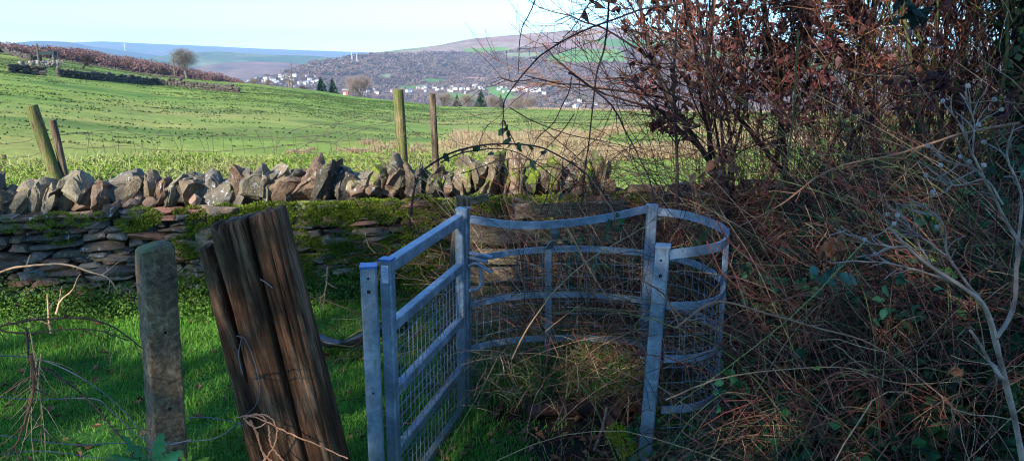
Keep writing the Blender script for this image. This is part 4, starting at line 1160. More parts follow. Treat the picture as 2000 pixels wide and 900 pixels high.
def sleeper():
    rg = np.random.default_rng(70); d = 3.0
    nS, nT = 90, 130
    s = np.linspace(0, 1, nS); t = np.linspace(0, 1, nT)
    # outline in the photo: left and right edge at top and bottom, extended to the ground
    TL, TR = at(400, 452, d), at(541, 424, d); BL, BR = at(505, 985, 2.95), at(690, 985, 2.95)
    TL0 = at(378, 470, d)
    S, Tt = np.meshgrid(s, t, indexing='ij')
    top = TL0 + (TR - TL0)*S[..., None]; bot = BL + (BR - BL)*S[..., None]
    bot = bot + np.array([0, 0, -.12])
    topz = -.045 + .09*sstep(.12, .20, S) + .010*n2(S*14, S*0, 3) + .008*n2(S*45, S*0, 4) - .03*np.exp(-((S-.27)/.03)**2); 
    topp = top.copy(); topp[..., 2] += topz - (.02*S)
    P = topp*(1-Tt[..., None]) + bot*Tt[..., None]
    # depth relief: grooves along the grain (towards +y = away)
    def groove(c, w, dep, wob=.01, ph=0): return dep*np.exp(-((S - c - wob*np.sin(Tt*5+ph) - .003*n2(S*0+ph, Tt*6, 7))/w)**2)
    rel = groove(.62 + .06*Tt, .020, .085, .006, 1) + groove(.38, .018, .010, .006, 2) + groove(.85, .012, .012, .004, 3) + groove(.5, .008, .007, .005, 5) + groove(.93, .010, .010, .004, 6) - .018*np.exp(-((S-.45)/.14)**2) - .018*np.exp(-((S-.82)/.12)**2)
    slit = np.exp(-((S - .17 - .10*Tt)/(.010+.022*np.exp(-((Tt-.27)/.12)**2)))**2)*sstep(.04, .10, Tt)*sstep(.52, .42, Tt)*.12
    slit2 = np.exp(-((S-.155)/.025)**2)*sstep(.14, .02, Tt)*.12
    lowd = np.exp(-((S-.22)/.12)**2)*sstep(.55, .75, Tt)*.05
    grain = .0016*n2(S*38, Tt*2.5, 15, 3) + .0012*n2(S*120, Tt*5, 16, 2) + .008*n2(S*5, Tt*1.2, 17)
    edge = .05*(np.exp(-S/.035) + np.exp(-(1-S)/.03))
    rel = rel + slit + slit2 + lowd + grain + edge
    P[..., 1] += rel
    lip = sstep(.02, 0, Tt)*.008; P[..., 1] += lip
    back = P.copy(); back[..., 1] = np.maximum(2.97 + .16, P[..., 1]+.02)
    V = np.concatenate([P.reshape(-1, 3), back.reshape(-1, 3)]); m = nT; K = nS*nT
    i = np.arange(nS-1)[:, None]*m; j = np.arange(nT-1)[None]
    F1 = np.stack([i+j, i+j+1, i+m+j+1, i+m+j], -1).reshape(-1, 4); F2 = F1[:, ::-1] + K
    jt = np.arange(nT-1); it = np.arange(nS-1)*m
    sides = [np.stack([jt, K+jt, K+jt+1, jt+1], -1), np.stack([(nS-1)*m+jt, (nS-1)*m+jt+1, K+(nS-1)*m+jt+1, K+(nS-1)*m+jt], -1), np.stack([it, it+m, K+it+m, K+it], -1), np.stack([it+m-1, K+it+m-1, K+it+m+m-1, it+m+m-1], -1)]
    mb = MB(); mb.add(V, [F1, F2]+sides); root = mb.build('old_gatepost', M_sleeper, None, True, 50)
    tag(root, 'broad split dark timber post leaning left in the foreground', 'post')
    # bent wire staples
    mb = MB()
    for pts in ([(472, 660), (466, 690), (470, 715), (474, 730)], [(480, 665), (492, 690), (502, 725), (508, 760), (500, 790), (478, 812)], [(508, 545), (520, 552), (532, 562)], [(462, 655), (476, 660), (482, 668)]):
        c = curve([at(a, bb, 2.99 - .03) for a, bb in pts], 12); V, Fs = tubes(c, .0022, 5); mb.add(V, Fs, (.12, .12, .13))
    q = mb.build('staple_wire', M_wire, root)
    return root
sleeper()

def concrete_post():
    d = 3.15; T = at(303, 484, d); B = np.array([at(324, 880, d)[0], d-.02, -.15])
    n = 140; w = .134; ang = .72; k = 64
    prof = []
    for q in range(k):
        a = q*2*PI/k; c, s_ = math.cos(a), math.sin(a); e = .13
        prof.append((math.copysign(abs(c)**e, c)*w/2, math.copysign(abs(s_)**e, s_)*w/2))
    prof = np.array(prof); R = rotm(0, 0, ang)[:2, :2]; prof = prof @ R.T
    P = np.linspace(B, T, n); V = P[:, None] + np.concatenate([prof, np.zeros((k, 1))], 1)[None]
    tt = np.linspace(0, 1, n)[:, None]
    pad = V[..., 0:1]*0
    off = fbm(V*14, 5, 3)*.007 + fbm(V*60, 6, 2)*.003; nrm = np.concatenate([norm(prof), np.zeros((k, 1))], 1)
    V = V + nrm[None]*off[..., None]
    # chipped, rounded head, higher on the right
    top = V[-1].copy(); V[-1, :, 2] += (top[:, 0]-T[0])*.12; V[-2, :, 2] += (top[:, 0]-T[0])*.08
    V = V.reshape(-1, 3); cap = []
    layers = [V]; base = V[-k:]; cen = base.mean(0)
    for f, dz in ((.86, .012), (.55, .020), (.2, .024)):
        layers.append(cen + (base-cen)*f + [0, 0, dz] + fbm(base*30, 8, 2)[:, None]*[0, 0, .006])
    V = np.concatenate(layers); N = n+3
    Fq = [[i*k+j, i*k+(j+1) % k, (i+1)*k+(j+1) % k, (i+1)*k+j] for i in range(N-1) for j in range(k)]
    ms = np.where(V[:, 2] > T[2]-.14, (V[:, 2]-T[2]+.14)*2.6, 0) + np.where(V[:, 0] < T[0]+.01, .06, -.08)
    mb = MB(); mb.add(V, [np.array(Fq), np.array([[(N-1)*k+j for j in range(k)]])], (1, 1, 1), ms)
    o = mb.build('concrete_post', M_conc, None, True, 45); tag(o, 'square lichened concrete post with moss on its worn top', 'post')
    for z in (.46, .82, .18):
        p = P[int((z+.15)/(T[2]+.15)*(n-1))]; mb = MB(); nn = np.array([math.sin(ang+.0), -math.cos(ang), 0])*(w/2+.003); 
        q = p + nn; V, Fs = tubes(np.array([q + nn*.03, q - nn*.05]), .007, 8, True); mb.add(V, Fs, (.02, .02, .02)); mb.build('wire_hole', M_dark, o)  # near-black plug in place of the hole's shade
concrete_post()

# ------------------------------------------------------------------ odds and ends on the grass
def black_sheet():
    pts = [at(606, 662, 4.75), at(650, 676, 4.6), at(700, 668, 4.5), at(745, 648, 4.45), at(795, 640, 4.6)]
    c = curve(pts, 40); c[:, 2] = np.maximum(c[:, 2], .10); n = 40; V = []
    for i, p in enumerate(c):
        for q, a in enumerate(np.linspace(-.3, 1.0, 8)):
            V.append(p + [0, .12 - .12*math.cos(a*PI) + .01*math.sin(i*.7), .03-.13*math.sin(max(a, 0)*PI*.5) + .012*math.sin(i*.35+q)])
    m = 8; V = np.array(V); Vb = V + [0, .004, .003]
    Fq = [[i*m+j, (i+1)*m+j, (i+1)*m+j+1, i*m+j+1] for i in range(n-1) for j in range(m-1)]; Fq = np.array(Fq)
    mb = MB(); mb.add(np.concatenate([V, Vb]), [Fq, Fq[:, ::-1]+len(V)]); tag(mb.build('guttering', M_black, None, True), 'bent piece of black plastic guttering lying on the grass behind the gate', 'gutter')
black_sheet()

def log(pts, r, label, seed, moss=0, mat=M_log, name='log'):
    c = curve(pts, 24); rg = np.random.default_rng(seed); k = 16
    V, Fs = tubes(c, np.linspace(r, r*.85, 24)[None], k, True); V = V.reshape(24, k, 3)
    V = c[:, None] + (V-c[:, None])*(1+.28*fbm(V*7, seed, 3))[..., None]
    mb = MB(); mb.add(V, Fs); o = mb.build(name, mat, None, True, 45); tag(o, label, 'log')
    return o, c
def gat(px, py, z=.0):
    r = ray(px, py); d = (HC-z)/(-r[2])*r[1]; return at(px, py, d)
log([gat(1030, 802, .05), gat(1090, 797, .05), gat(1150, 800, .05), gat(1215, 808, .05)], .042, 'dark rotten log lying across the kissing gate floor', 1)
log([gat(1120, 775, .06), gat(1180, 782, .07), gat(1260, 790, .07)], .05, 'second rotten log lying just behind the front one', 2)
lg, lc = log([gat(1188, 822, .05), gat(1205, 850, .05), gat(1245, 910, .04)], .036, 'short log with bright green moss at the bottom of the gate opening', 3)
def log_moss():
    rg = np.random.default_rng(4); n = 5000; i = rg.integers(11, 24, n); d = rand_dirs(n, rg); d[:, 2] = np.abs(d[:, 2]); d[:, 1] = -np.abs(d[:, 1])*rg.choice([1, -.6], n)
    P = lc[i] + rg.normal(0, .012, (n, 3)) + d*.042; V, Ft = leaves(P, rg.uniform(.006, .014, n), d + rand_dirs(n, rg)*.5, .4, .1, rg=rg)
    mb = MB(); mb.add(V, Ft, percol(np.array([.26, .38, .02])*rg.uniform(.5, 1.3, (n, 1)), 5)); o = mb.build('moss', M_moss, lg)
log_moss()
def stick():
    c = curve([gat(1185, 795, .12), gat(1178, 830, .07), gat(1160, 880, .02)], 12); V, Fs = tubes(c, .008, 6, True); mb = MB(); mb.add(V, Fs, (.22, .15, .11)); tag(mb.build('broken_stick', M_bark), 'broken pale stick propped against the front rotten log', 'stick')
stick()

# ------------------------------------------------------------------ grass
def lawn():
    rg = np.random.default_rng(80); mb = MB()
    N = 260000; x = rg.uniform(-4.3, 1.5, N); y = rg.uniform(2.6, 6.1, N)
    wl = np.interp(x, WP[:, 0], WP[:, 1]) - .24
    dens = sstep(-.45, .2, n2(x*2.2, y*2.2, 42)) - 1.3*np.exp(-((x-.38)**2/.22 + (y-3.65)**2/.22))
    k = (y < wl) & (np.abs(x) < y*.75+.2) & (rg.uniform(0, 1, N) < np.clip(dens+.12, .03, 1)); x, y = x[k], y[k]; M = len(x)
    P = np.stack([x, y, ground_z(x, y)-.004], -1)
    tall = n2(x*1.6, y*1.6, 43)
    h = rg.uniform(.025, .06, M)*(1+.9*np.clip(tall, -.5, 1)); edge = np.exp(-(wl[k]-y)/.16); h = h*(1+1.4*edge)
    h = np.where(rg.uniform(0, 1, M) < .04, h*1.7, h)
    rear = np.exp(-((x+.15)**2/.12+(y-3.75)**2/.3)); h = h*(1+1.1*rear)
    V, Ft = blades(P, h, rg.uniform(.0035, .007, M), .75, rg)
    t = np.clip(rg.uniform(0, 1, (M, 1))*.5 + .5*(.5+n2(x*3.1, y*3.1, 47)[:, None]), 0, 1); c = np.array([.06, .20, .025])*t + np.array([.20, .40, .05])*(1-t)
    dead = rg.uniform(0, 1, M) < .05; c[dead] = (.22, .19, .09)
    mb.add(V, Ft, percol(c, 5)); tag(mb.build('grass', M_grass), 'short green grass between the wall and the gate', 'grass', kind='stuff')
lawn()

def tall_growth():
    """longer grass, dead stalks and weeds inside and behind the kissing gate"""
    rg = np.random.default_rng(81); mb = MB()
    n = 14000; a = rg.uniform(0, 2*PI, n); r = np.sqrt(rg.uniform(0, 1, n)); x = .35 + r*np.cos(a)*.85; y = 4.38 + r*np.sin(a)*.36
    P = np.stack([x, y, ground_z(x, y)], -1); h = rg.uniform(.10, .42, n)*(1.2-.6*np.abs(x-.35)); V, Ft = blades(P, h, rg.uniform(.004, .008, n), .7, rg)
    t = rg.uniform(0, 1, (n, 1)); c = np.array([.05, .17, .03])*t + np.array([.11, .27, .05])*(1-t); d = rg.uniform(0, 1, n) < .22; c[d] = np.array([.30, .23, .12])*rg.uniform(.5, 1.2, (d.sum(), 1))
    mb.add(V, Ft, percol(c, 5))
    n = 1500; x = rg.uniform(-.4, 1.1, n); y = rg.uniform(3.98, 4.8, n); P = np.stack([x, y, ground_z(x, y)], -1); D = rand_dirs(n, rg)*.6; D[:, 2] = 1
    Q = grow(P, D, rg.uniform(.2, .55, n), 6, .12, .16, rg); V, Fs = tubes(Q, rg.uniform(.001, .002, (n, 1))*np.ones((1, 6)), 3); mb.add(V, Fs, percol(np.array([.50, .36, .20])*rg.uniform(.5, 1.2, (n, 1)), 18))
    tag(mb.build('long_grass', M_grass), 'long green grass and dead straw growing around the curved gate rails', 'grass', kind='stuff')
    # weeds at the foot of the wall
    mb = MB(); n = 34000; x = rg.uniform(-4.5, 1.2, n); wl = np.interp(x, WP[:, 0], WP[:, 1]) - .24; y = wl - np.abs(rg.normal(0, .13, n)); hh = np.abs(rg.normal(0, .12, n))*(1+.8*n2(x*2, y, 4))
    k = rg.uniform(0, 1, n) < sstep(-.4, .2, n2(x*1.3, y*2, 46)) + .2; x, y, hh = x[k], y[k], hh[k]; n = len(x)
    P = np.stack([x, y, .02 + hh], -1); Nn = norm(rand_dirs(n, rg)*.6 + [0, -.5, .8]); V, Ft = leaves(P, rg.uniform(.012, .030, n), rand_dirs(n, rg), .6, .2, Nn, rg)
    t = rg.uniform(0, 1, (n, 1)); mb.add(V, Ft, percol(np.array([.04, .11, .02])*t + np.array([.13, .22, .03])*(1-t), 5))
    tag(mb.build('wall_foot_weeds', M_leaf), 'leafy green weeds along the foot of the stone wall', 'weeds', kind='stuff')
    # fallen leaves
    mb = MB(); n = 700; x = rg.uniform(-3.4, 1.4, n); y = rg.uniform(2.9, 5.7, n); q = rg.uniform(0, 1, n) < .35; x[q] = rg.normal(.2, .5, q.sum()); y[q] = rg.normal(3.4, .3, q.sum())
    P = np.stack([x, y, ground_z(x, y)+rg.uniform(.01, .035, n)], -1); D = rand_dirs(n, rg); D[:, 2] *= .2; V, Ft = leaves(P, rg.uniform(.03, .07, n), D, .7, .6, norm(rand_dirs(n, rg)*.4+[0, 0, 1]), rg)
    mb.add(V, Ft, percol(np.array([.26, .12, .06])*rg.uniform(.3, 1.3, (n, 1)), 5)); tag(mb.build('fallen_leaves', M_dry), 'brown fallen leaves scattered over the grass', 'fallen leaves', kind='stuff')
tall_growth()

# ------------------------------------------------------------------ thicket on the right
BR = np.array([.155, .080, .048]); RED = np.array([.24, .070, .050]); TAN = np.array([.38, .235, .13]); OLV = np.array([.14, .155, .055]); DRK = np.array([.034, .022, .020])
def pick(n, cs, w, rg, lo=.7, hi=1.3):
    k = rg.choice(len(cs), n, p=np.array(w)/sum(w)); return np.array(cs)[k]*rg.uniform(lo, hi, (n, 1))

def shrub(name, label, stems, seed, leafn=0, leafc=(.16, .06, .04), barkc=DRK, nb=(7, 6, 4), H=3.6, up=1.0, group=None, t0=.2, lsz=(.045, .085), lmask=None, rad=.016, wig=.07, l1=.42):
    """stems: list of (x,y,dx,dy,height,radius)"""
    rg = np.random.default_rng(seed); root = empty(name, label, 'shrub', group, (stems[0][0], stems[0][1], 0))
    S = np.array([[s[0], s[1], float(ground_z(s[0], s[1]))-.05] for s in stems]); D = np.array([[s[2], s[3], up] for s in stems], float); L = np.array([s[4] for s in stems], float); Rd = np.array([s[5] for s in stems])
    P0 = grow(S, D, L, 16, wig, 0, rg); mb = MB(); V, Fs = tubes(P0, np.linspace(1, .35, 16)[None]*Rd[:, None], 6); mb.add(V, Fs, percol(np.array(barkc)*rg.uniform(.8, 1.4, (len(stems), 1)), 96)); setloc(mb.build('stem', M_twig, root, True), root)
    mb = MB(); S, D, i, t = spawn(P0, nb[0], t0, 1, .75, rg); D[:, 2] += .2; L1 = L[i]*l1*(1.15-.7*t)*rg.uniform(.6, 1.2, len(t))
    P1 = grow(S, D, L1, 9, .13, -.01, rg); V, Fs = tubes(P1, np.linspace(1, .35, 9)[None]*(Rd[i]*.5*(1.1-.6*t))[:, None], 4); mb.add(V, Fs, barkc)
    S, D, i2, t = spawn(P1, nb[1], .15, 1, .7, rg); L2 = L1[i2]*.5*rg.uniform(.5, 1.2, len(t))
    P2 = grow(S, D, L2, 6, .16, .0, rg); V, Fs = tubes(P2, np.linspace(.0036, .0020, 6)[None]*np.ones((len(L2), 1)), 3); mb.add(V, Fs, percol(pick(len(L2), [DRK*1.2, BR, RED*.8], [3, 3, 1], rg), 18))
    S, D, i3, t = spawn(P2, nb[2], .2, 1, .7, rg); L3 = L2[i3]*.45*rg.uniform(.5, 1.3, len(t))
    P3 = grow(S, D, L3, 4, .18, 0, rg); V, Fs = tubes(P3, np.linspace(.0024, .0014, 4)[None]*np.ones((len(L3), 1)), 3); mb.add(V, Fs, percol(pick(len(L3), [DRK*1.3, BR, RED*.8], [3, 3, 1], rg), 12))
    setloc(mb.build('branches', M_twig, root), root)
    if leafn:
        A = np.concatenate([P3.reshape(-1, 3), P2.reshape(-1, 3)]); 
        if lmask is not None: A = A[lmask(A)]
        if len(A):
            # leaves hang in clusters
            nc = leafn//5; ctr = A[rg.integers(0, len(A), nc)]; P = np.repeat(ctr, 5, 0) + rg.normal(0, .03, (nc*5, 3)); n = len(P)
            D = rand_dirs(n, rg)*.8; D[:, 2] -= .7; V, Ft = leaves(P, rg.uniform(*lsz, n), D, .6, .7, rg=rg)
            cc = pick(n, [np.array(leafc), np.array(leafc)*[1.7, 2.1, 1.9], np.array(leafc)*.5, np.array(leafc)*[1.3, 1.0, .8]], [4, 2, 4, 2], rg); mb = MB(); mb.add(V, Ft, percol(cc, 5)); setloc(mb.build('leaves', M_dry, root), root)
    return root, P0, P1

rg0 = np.random.default_rng(101)
# the brown-leaved shrub in the middle of the picture's right half
st = [(x, y, dx, rg0.normal(0, .12), h, r) for x, y, dx, h, r in ((1.55, 5.3, -.10, 3.6, .018), (1.75, 5.5, -.30, 3.4, .020), (1.95, 5.4, -.42, 3.3, .024), (2.1, 5.6, -.15, 3.8, .026), (2.3, 5.3, -.55, 3.2, .022), (2.5, 5.5, -.05, 3.8, .022), (2.7, 5.4, .08, 3.9, .020), (2.2, 5.8, .12, 3.7, .018), (1.7, 5.7, .02, 3.6, .014), (2.9, 5.6, -.3, 3.6, .022))]
shrub('beech_shrub', 'many-stemmed shrub thick with crinkled reddish brown leaves, centre right', st, 201, 12500, leafc=(.105, .040, .040), nb=(11, 9, 6), lsz=(.035, .075), lmask=lambda A: (A[:, 2] > 1.2) & (A[:, 0] < 3.1) & (A[:, 0] > 1.02), t0=.3)
# dark twiggy one reaching left over the field
st = [(1.5, 5.0, -.16, .0, 3.2, .012), (1.62, 4.9, -.32, .05, 2.9, .013), (1.45, 5.1, -.04, 0, 3.3, .011), (1.85, 5.0, -.5, 0, 3.0, .013)]
shrub('thorn_shrub', 'dark leafless twiggy shrub reaching left over the field', st, 202, 260, leafc=(.12, .045, .035), nb=(9, 7, 5), t0=.35, l1=.34)
# hedge stems further right
def hedge_row(x0, x1, y0, y1, n, seed, label, H=4.2, nb=(8, 6, 4), leafn=0, col=DRK, leafc=(.16, .06, .04), lsz=(.045, .085)):
    rg = np.random.default_rng(seed); st = [(rg.uniform(x0, x1), rg.uniform(y0, y1), rg.normal(0, .10), rg.normal(0, .08), H*rg.uniform(.85, 1.1), rg.uniform(.009, .026)) for _ in range(n)]
    return shrub('hawthorn_shrub', label, st, seed, leafn, nb=nb, H=H, t0=.25, l1=.33, barkc=col, leafc=leafc, lsz=lsz)
hedge_row(3.0, 3.9, 5.6, 6.4, 13, 301, 'dense dark upright stems right of the brown-leaved shrub', leafn=650)
hedge_row(3.8, 4.9, 5.6, 6.8, 15, 302, 'dense dark upright stems left of the ivy-clad trunk', leafn=300)
hedge_row(2.6, 3.6, 4.4, 5.2, 9, 303, 'nearer olive-green stems in front of the dark hedge', H=3.6, col=OLV*.4, leafn=220)
hedge_row(4.6, 5.8, 6.2, 7.6, 12, 304, 'furthest hedge stems seen behind the ivy-clad trunk', leafn=60)

# ivy clad trunk at the right edge
def ivy_tree():
    rg = np.random.default_rng(305); B = np.array([3.15, 4.55, .3]); root = empty('ivy_tree', 'thick trunk wrapped in dark ivy at the right picture edge', 'tree', loc=B)
    c = curve([B, B+[.02, 0, 1.0], B+[-.02, .05, 2.0], B+[.06, .05, 3.2]], 20); V, Fs = tubes(c, np.linspace(.10, .07, 20)[None], 10); mb = MB(); mb.add(V, Fs, (.05, .04, .03)); setloc(mb.build('trunk', M_bark, root, True), root)
    n = 7000; i = rg.integers(0, 20, n); d = rand_dirs(n, rg); d[:, 2] *= .4; P = c[i] + d*rg.uniform(.10, .30, (n, 1)) + rg.normal(0, .06, (n, 3)); Nn = norm(d + rand_dirs(n, rg)*.5); D = norm(np.cross(Nn, rand_dirs(n, rg)))
    V, Ft = leaves(P, rg.uniform(.03, .065, n), D, .95, .2, Nn, rg); mb = MB(); mb.add(V, Ft, percol(np.array([.022, .05, .025])*rg.uniform(.5, 1.7, (n, 1)), 5)); setloc(mb.build('ivy_leaves', M_leaf, root), root)
ivy_tree()

def in_view_margin(P): return P

def tangle():
    rg = np.random.default_rng(400); mb = MB()
    def canes(n, xr, yr, L, lean, grav, rad, cols, w, N=14, wig=.07, lift=1.0, zoff=0.0):
        x = rg.uniform(*xr, n); y = rg.uniform(*yr, n)
        S = np.stack([x, y, ground_z(x, y)+zoff*rg.uniform(0, 1, n)], -1); D = np.stack([rg.normal(lean, .55, n), rg.normal(-.1, .45, n), np.full(n, lift)], -1)
        P = grow(S, D, rg.uniform(*L, n), N, wig, rg.uniform(*grav, n), rg)
        g = ground_z(P[..., 0], P[..., 1]); P[..., 2] = np.maximum(P[..., 2], g+.01)
        R = np.linspace(1, .45, N)[None]*rg.uniform(*rad, (n, 1)); V, Fs = tubes(P, R, 3); c = pick(n, cols, w, rg); mb.add(V, Fs, percol(c, N*3)); return P, c
    def twigs(P, n, L, rad=(.0009, .0018), cols=None, w=None, N=5):
        S, D, i, t = spawn(P, n, .1, 1, .8, rg); Q = grow(S, D, rg.uniform(*L, len(S)), N, .2, .03, rg); V, Fs = tubes(Q, rg.uniform(*rad, (len(S), 1))*np.ones((1, N)), 3)
        mb.add(V, Fs, percol(pick(len(S), cols or [BR, RED, TAN, DRK], w or [4, 2, 2, 3], rg), N*3)); return Q
    pal = [BR, RED, TAN, OLV, DRK]
    # right of the gate, over the added bank
    P, _ = canes(1500, (1.25, 3.6), (2.8, 5.4), (.8, 2.0), -.15, (.04, .17), (.0018, .0042), pal, [5, 4, 2, 2, 4]); twigs(P, 4, (.08, .32))
    P, _ = canes(800, (1.2, 2.9), (2.5, 4.2), (.6, 1.6), -.1, (.05, .2), (.0016, .0034), pal, [4, 4, 3, 2, 3]); twigs(P, 4, (.06, .25))
    # behind the ring
    P, _ = canes(260, (-.25, 1.8), (5.3, 6.3), (.9, 1.9), -.2, (.05, .16), (.0018, .0034), [BR, RED, DRK, TAN*.8], [4, 3, 4, 2]); twigs(P, 4, (.08, .3))
    P, _ = canes(720, (.10, 1.6), (4.3, 5.6), (.7, 1.7), -.15, (.05, .17), (.0015, .0032), pal, [5, 3, 4, 1, 3]); Q = twigs(P, 4, (.08, .3), cols=[BR, TAN, RED, DRK], w=[4, 4, 2, 3])
    # inside the ring
    P, _ = canes(130, (.0, 1.0), (4.2, 4.7), (.9, 1.9), -.25, (.06, .16), (.0018, .0036), [BR, TAN, RED, TAN*.7], [3, 4, 3, 2], lift=1.3); twigs(P, 5, (.08, .28), cols=[BR, TAN, RED], w=[3, 4, 2])
    P, _ = canes(150, (.50, 1.35), (2.85, 3.35), (.25, .75), -.1, (.08, .25), (.0014, .0030), pal, [4, 4, 3, 2, 2]); twigs(P, 4, (.05, .18))
    P, _ = canes(90, (.2, .95), (4.05, 4.2), (.7, 1.5), -.2, (.03, .12), (.0018, .0038), [BR, TAN, RED], [3, 4, 2]); twigs(P, 3, (.06, .2))
    P, _ = canes(700, (1.3, 4.6), (4.4, 5.7), (1.5, 2.6), -.1, (.05, .13), (.0018, .0038), pal, [5, 3, 2, 2, 4], N=16); twigs(P, 5, (.1, .35))
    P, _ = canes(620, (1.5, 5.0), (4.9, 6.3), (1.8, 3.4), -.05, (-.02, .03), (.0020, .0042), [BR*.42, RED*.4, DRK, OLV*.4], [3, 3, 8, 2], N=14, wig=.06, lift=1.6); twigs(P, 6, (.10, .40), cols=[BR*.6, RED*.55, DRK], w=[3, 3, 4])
    # top of the wall, right
    P, _ = canes(320, (1.2, 3.6), (5.4, 6.6), (.9, 2.2), -.15, (.02, .12), (.0018, .0036), pal, [5, 3, 2, 2, 3]); twigs(P, 4, (.08, .3))
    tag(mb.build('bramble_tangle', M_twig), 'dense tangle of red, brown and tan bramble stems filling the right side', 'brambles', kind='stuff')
    # leaves low in the tangle, kept dark for the shade inside it
    mb = MB(); n = 32000; x = rg.uniform(1.15, 3.4, n); y = rg.uniform(2.5, 5.0, n); z = ground_z(x, y) + np.abs(rg.normal(0, .16, n)); k = n2(x*3, y*3, 77) > -.25; P = np.stack([x, y, z], -1)[k]; n = len(P)
    Nn = norm(rand_dirs(n, rg)*.7+[0, -.4, .7]); V, Ft = leaves(P, rg.uniform(.03, .065, n), rand_dirs(n, rg), .9, .25, Nn, rg)
    mb.add(V, Ft, percol(np.array([.024, .075, .026])*rg.uniform(.4, 1.7, (n, 1)), 5))
    tag(mb.build('ivy_cover', M_leaf), 'dark green ivy leaves covering the added dark bank under the brambles', 'ivy', kind='stuff')
    mb = MB(); n = 1500; x = rg.uniform(.52, 1.4, n); y = rg.uniform(2.85, 3.45, n); z = ground_z(x, y) + np.abs(rg.normal(0, .10, n)); Nn = norm(rand_dirs(n, rg)*.7+[0, -.4, .7]); V, Ft = leaves(np.stack([x, y, z], -1), rg.uniform(.025, .05, n), rand_dirs(n, rg), .8, .25, Nn, rg)
    mb.add(V, Ft, percol(np.array([.045, .12, .04])*rg.uniform(.4, 1.7, (n, 1)), 5)); tag(mb.build('post_foot_weeds', M_leaf), 'green bramble and ivy leaves around the foot of the right gate post', 'weeds', kind='stuff')
    # clusters of bramble leaves higher up
    mb = MB(); n = 620; x = rg.uniform(.3, 3.2, n); y = rg.uniform(3.2, 5.2, n); z = ground_z(x, y) + rg.uniform(.1, .9, n)
    k = (x > 1.15) | (y > 4.3); c = np.stack([x, y, z], -1)[k]; n = len(c)
    P = np.repeat(c, 5, 0) + rg.normal(0, .035, (n*5, 3)); cc = np.repeat(pick(n, [np.array([.05, .13, .05]), np.array([.14, .24, .05]), np.array([.03, .08, .04])], [4, 1, 3], rg), 5, 0)
    Nn = norm(rand_dirs(n*5, rg)*.5+[0, -.6, .6]); V, Ft = leaves(P, rg.uniform(.035, .07, n*5), rand_dirs(n*5, rg), .8, .25, Nn, rg); mb.add(V, Ft, percol(cc, 5))
    tag(mb.build('bramble_leaves', M_leaf), 'scattered green bramble leaves among the tangled stems', 'leaves', kind='stuff')
    # tiny buds
tangle()

def leaf_parts(P, size, D, w, f, cols, mat, root, rg):
    for k in range(len(P)):
        L = size[k]; u = norm(D[k]); nn = rand_dirs(1, rg)[0]; sd = norm(np.cross(u, nn)); up = np.cross(sd, u); Vv = []
        prof = [0, .22, .30, .44, .38, .50, .42, .44, .30, .26, .12, 0]
        for q, pw in enumerate(prof):
            tq = q/(len(prof)-1); cc = P[k] + u*L*tq - up*L*f*.5*tq*tq
            for sg in (-1, -.5, 0, .5, 1): Vv.append(cc + sd*L*w*pw*sg*1.1 + up*L*(.22*f*abs(sg)**1.5*pw*2 + .02*math.sin(q*2.3+sg)))
        Fq = np.array([[a*5+b, a*5+b+1, a*5+b+6, a*5+b+5] for a in range(len(prof)-1) for b in range(4)])
        mb = MB(); mb.add(np.array(Vv), Fq, cols[k]); setloc(mb.build('leaf', mat, root, True), root)

# traced canes and twigs ------------------------------------------------
def cane(pts, d, r, label, col=DRK*1.4, name='bramble_stem', twigs=8, seed=0, tl=(.04, .14), leaves_n=0, group=None, taper=.45, thorns=True, leafc=(.03, .07, .035), base=None, leaf_sz=(.04, .07), cat='bramble'):
    rg = np.random.default_rng(500+seed); n = len(pts)
    dd = d if hasattr(d, '__len__') else [d]*n
    W = [at(a, b, q) for (a, b), q in zip(pts, dd)]
    if base is not None: W = [np.array(base, float)] + W
    N = 60; c = curve(W, N) + np.cumsum(rg.normal(0, .0006, (N, 3)), 0)
    root = empty(name, label, cat, group, tuple(c[0]))
    r = r*(1.35 if min(dd) > 3.8 else 1.1); mb = MB(); R = np.linspace(1, taper, N)*r; V, Fs = tubes(c, R[None], 6); mb.add(V, Fs, col)
    if thorns:
        i = rg.integers(2, N-2, 46); S = c[i]; D = rand_dirs(46, rg); Q = np.stack([S, S + D*(R[i]*3.2)[:, None]], 1); V, Fs = tubes(Q, np.stack([R[i]*.5, R[i]*.05], 1), 3); mb.add(V, Fs, col)
    setloc(mb.build('stem', M_twig, root, True), root)
    if twigs:
        mb = MB(); S, D, i, t = spawn(c[None], twigs, .08, .98, .8, rg); Q = grow(S, D, rg.uniform(*tl, len(S)), 6, .14, .02, rg)
        for q in Q:
            mb = MB(); V, Fs = tubes(q, np.linspace(.45, .2, 6)[None]*r, 4); mb.add(V, Fs, col); setloc(mb.build('side_twig', M_twig, root), root)
    if leaves_n:
        i = rg.integers(5, N-1, leaves_n); P = c[i] + rg.normal(0, .012, (leaves_n, 3)); D = rand_dirs(leaves_n, rg); D[:, 2] -= .5; leaf_parts(P, rg.uniform(*leaf_sz, leaves_n), D, .65, .35, np.array(leafc)*rg.uniform(.6, 1.5, (leaves_n, 1)), M_leaf, root, rg)
    return root
cane([(1330, 8), (1260, 17), (1220, 31), (1150, 55), (1105, 76), (1060, 105), (1030, 135), (1000, 170), (985, 195), (982, 225), (978, 262)], 4.2, .0048, 'long bramble arching out of the shrub over the hill, hanging tip left', seed=1, twigs=10, tl=(.02, .08))
cane([(1190, -20), (1187, 40), (1180, 90), (1165, 140), (1158, 200), (1152, 260), (1142, 330), (1136, 400)], 4.3, .0046, 'near-vertical bramble hanging from the top edge, centre right', seed=2, twigs=7, tl=(.02, .09))
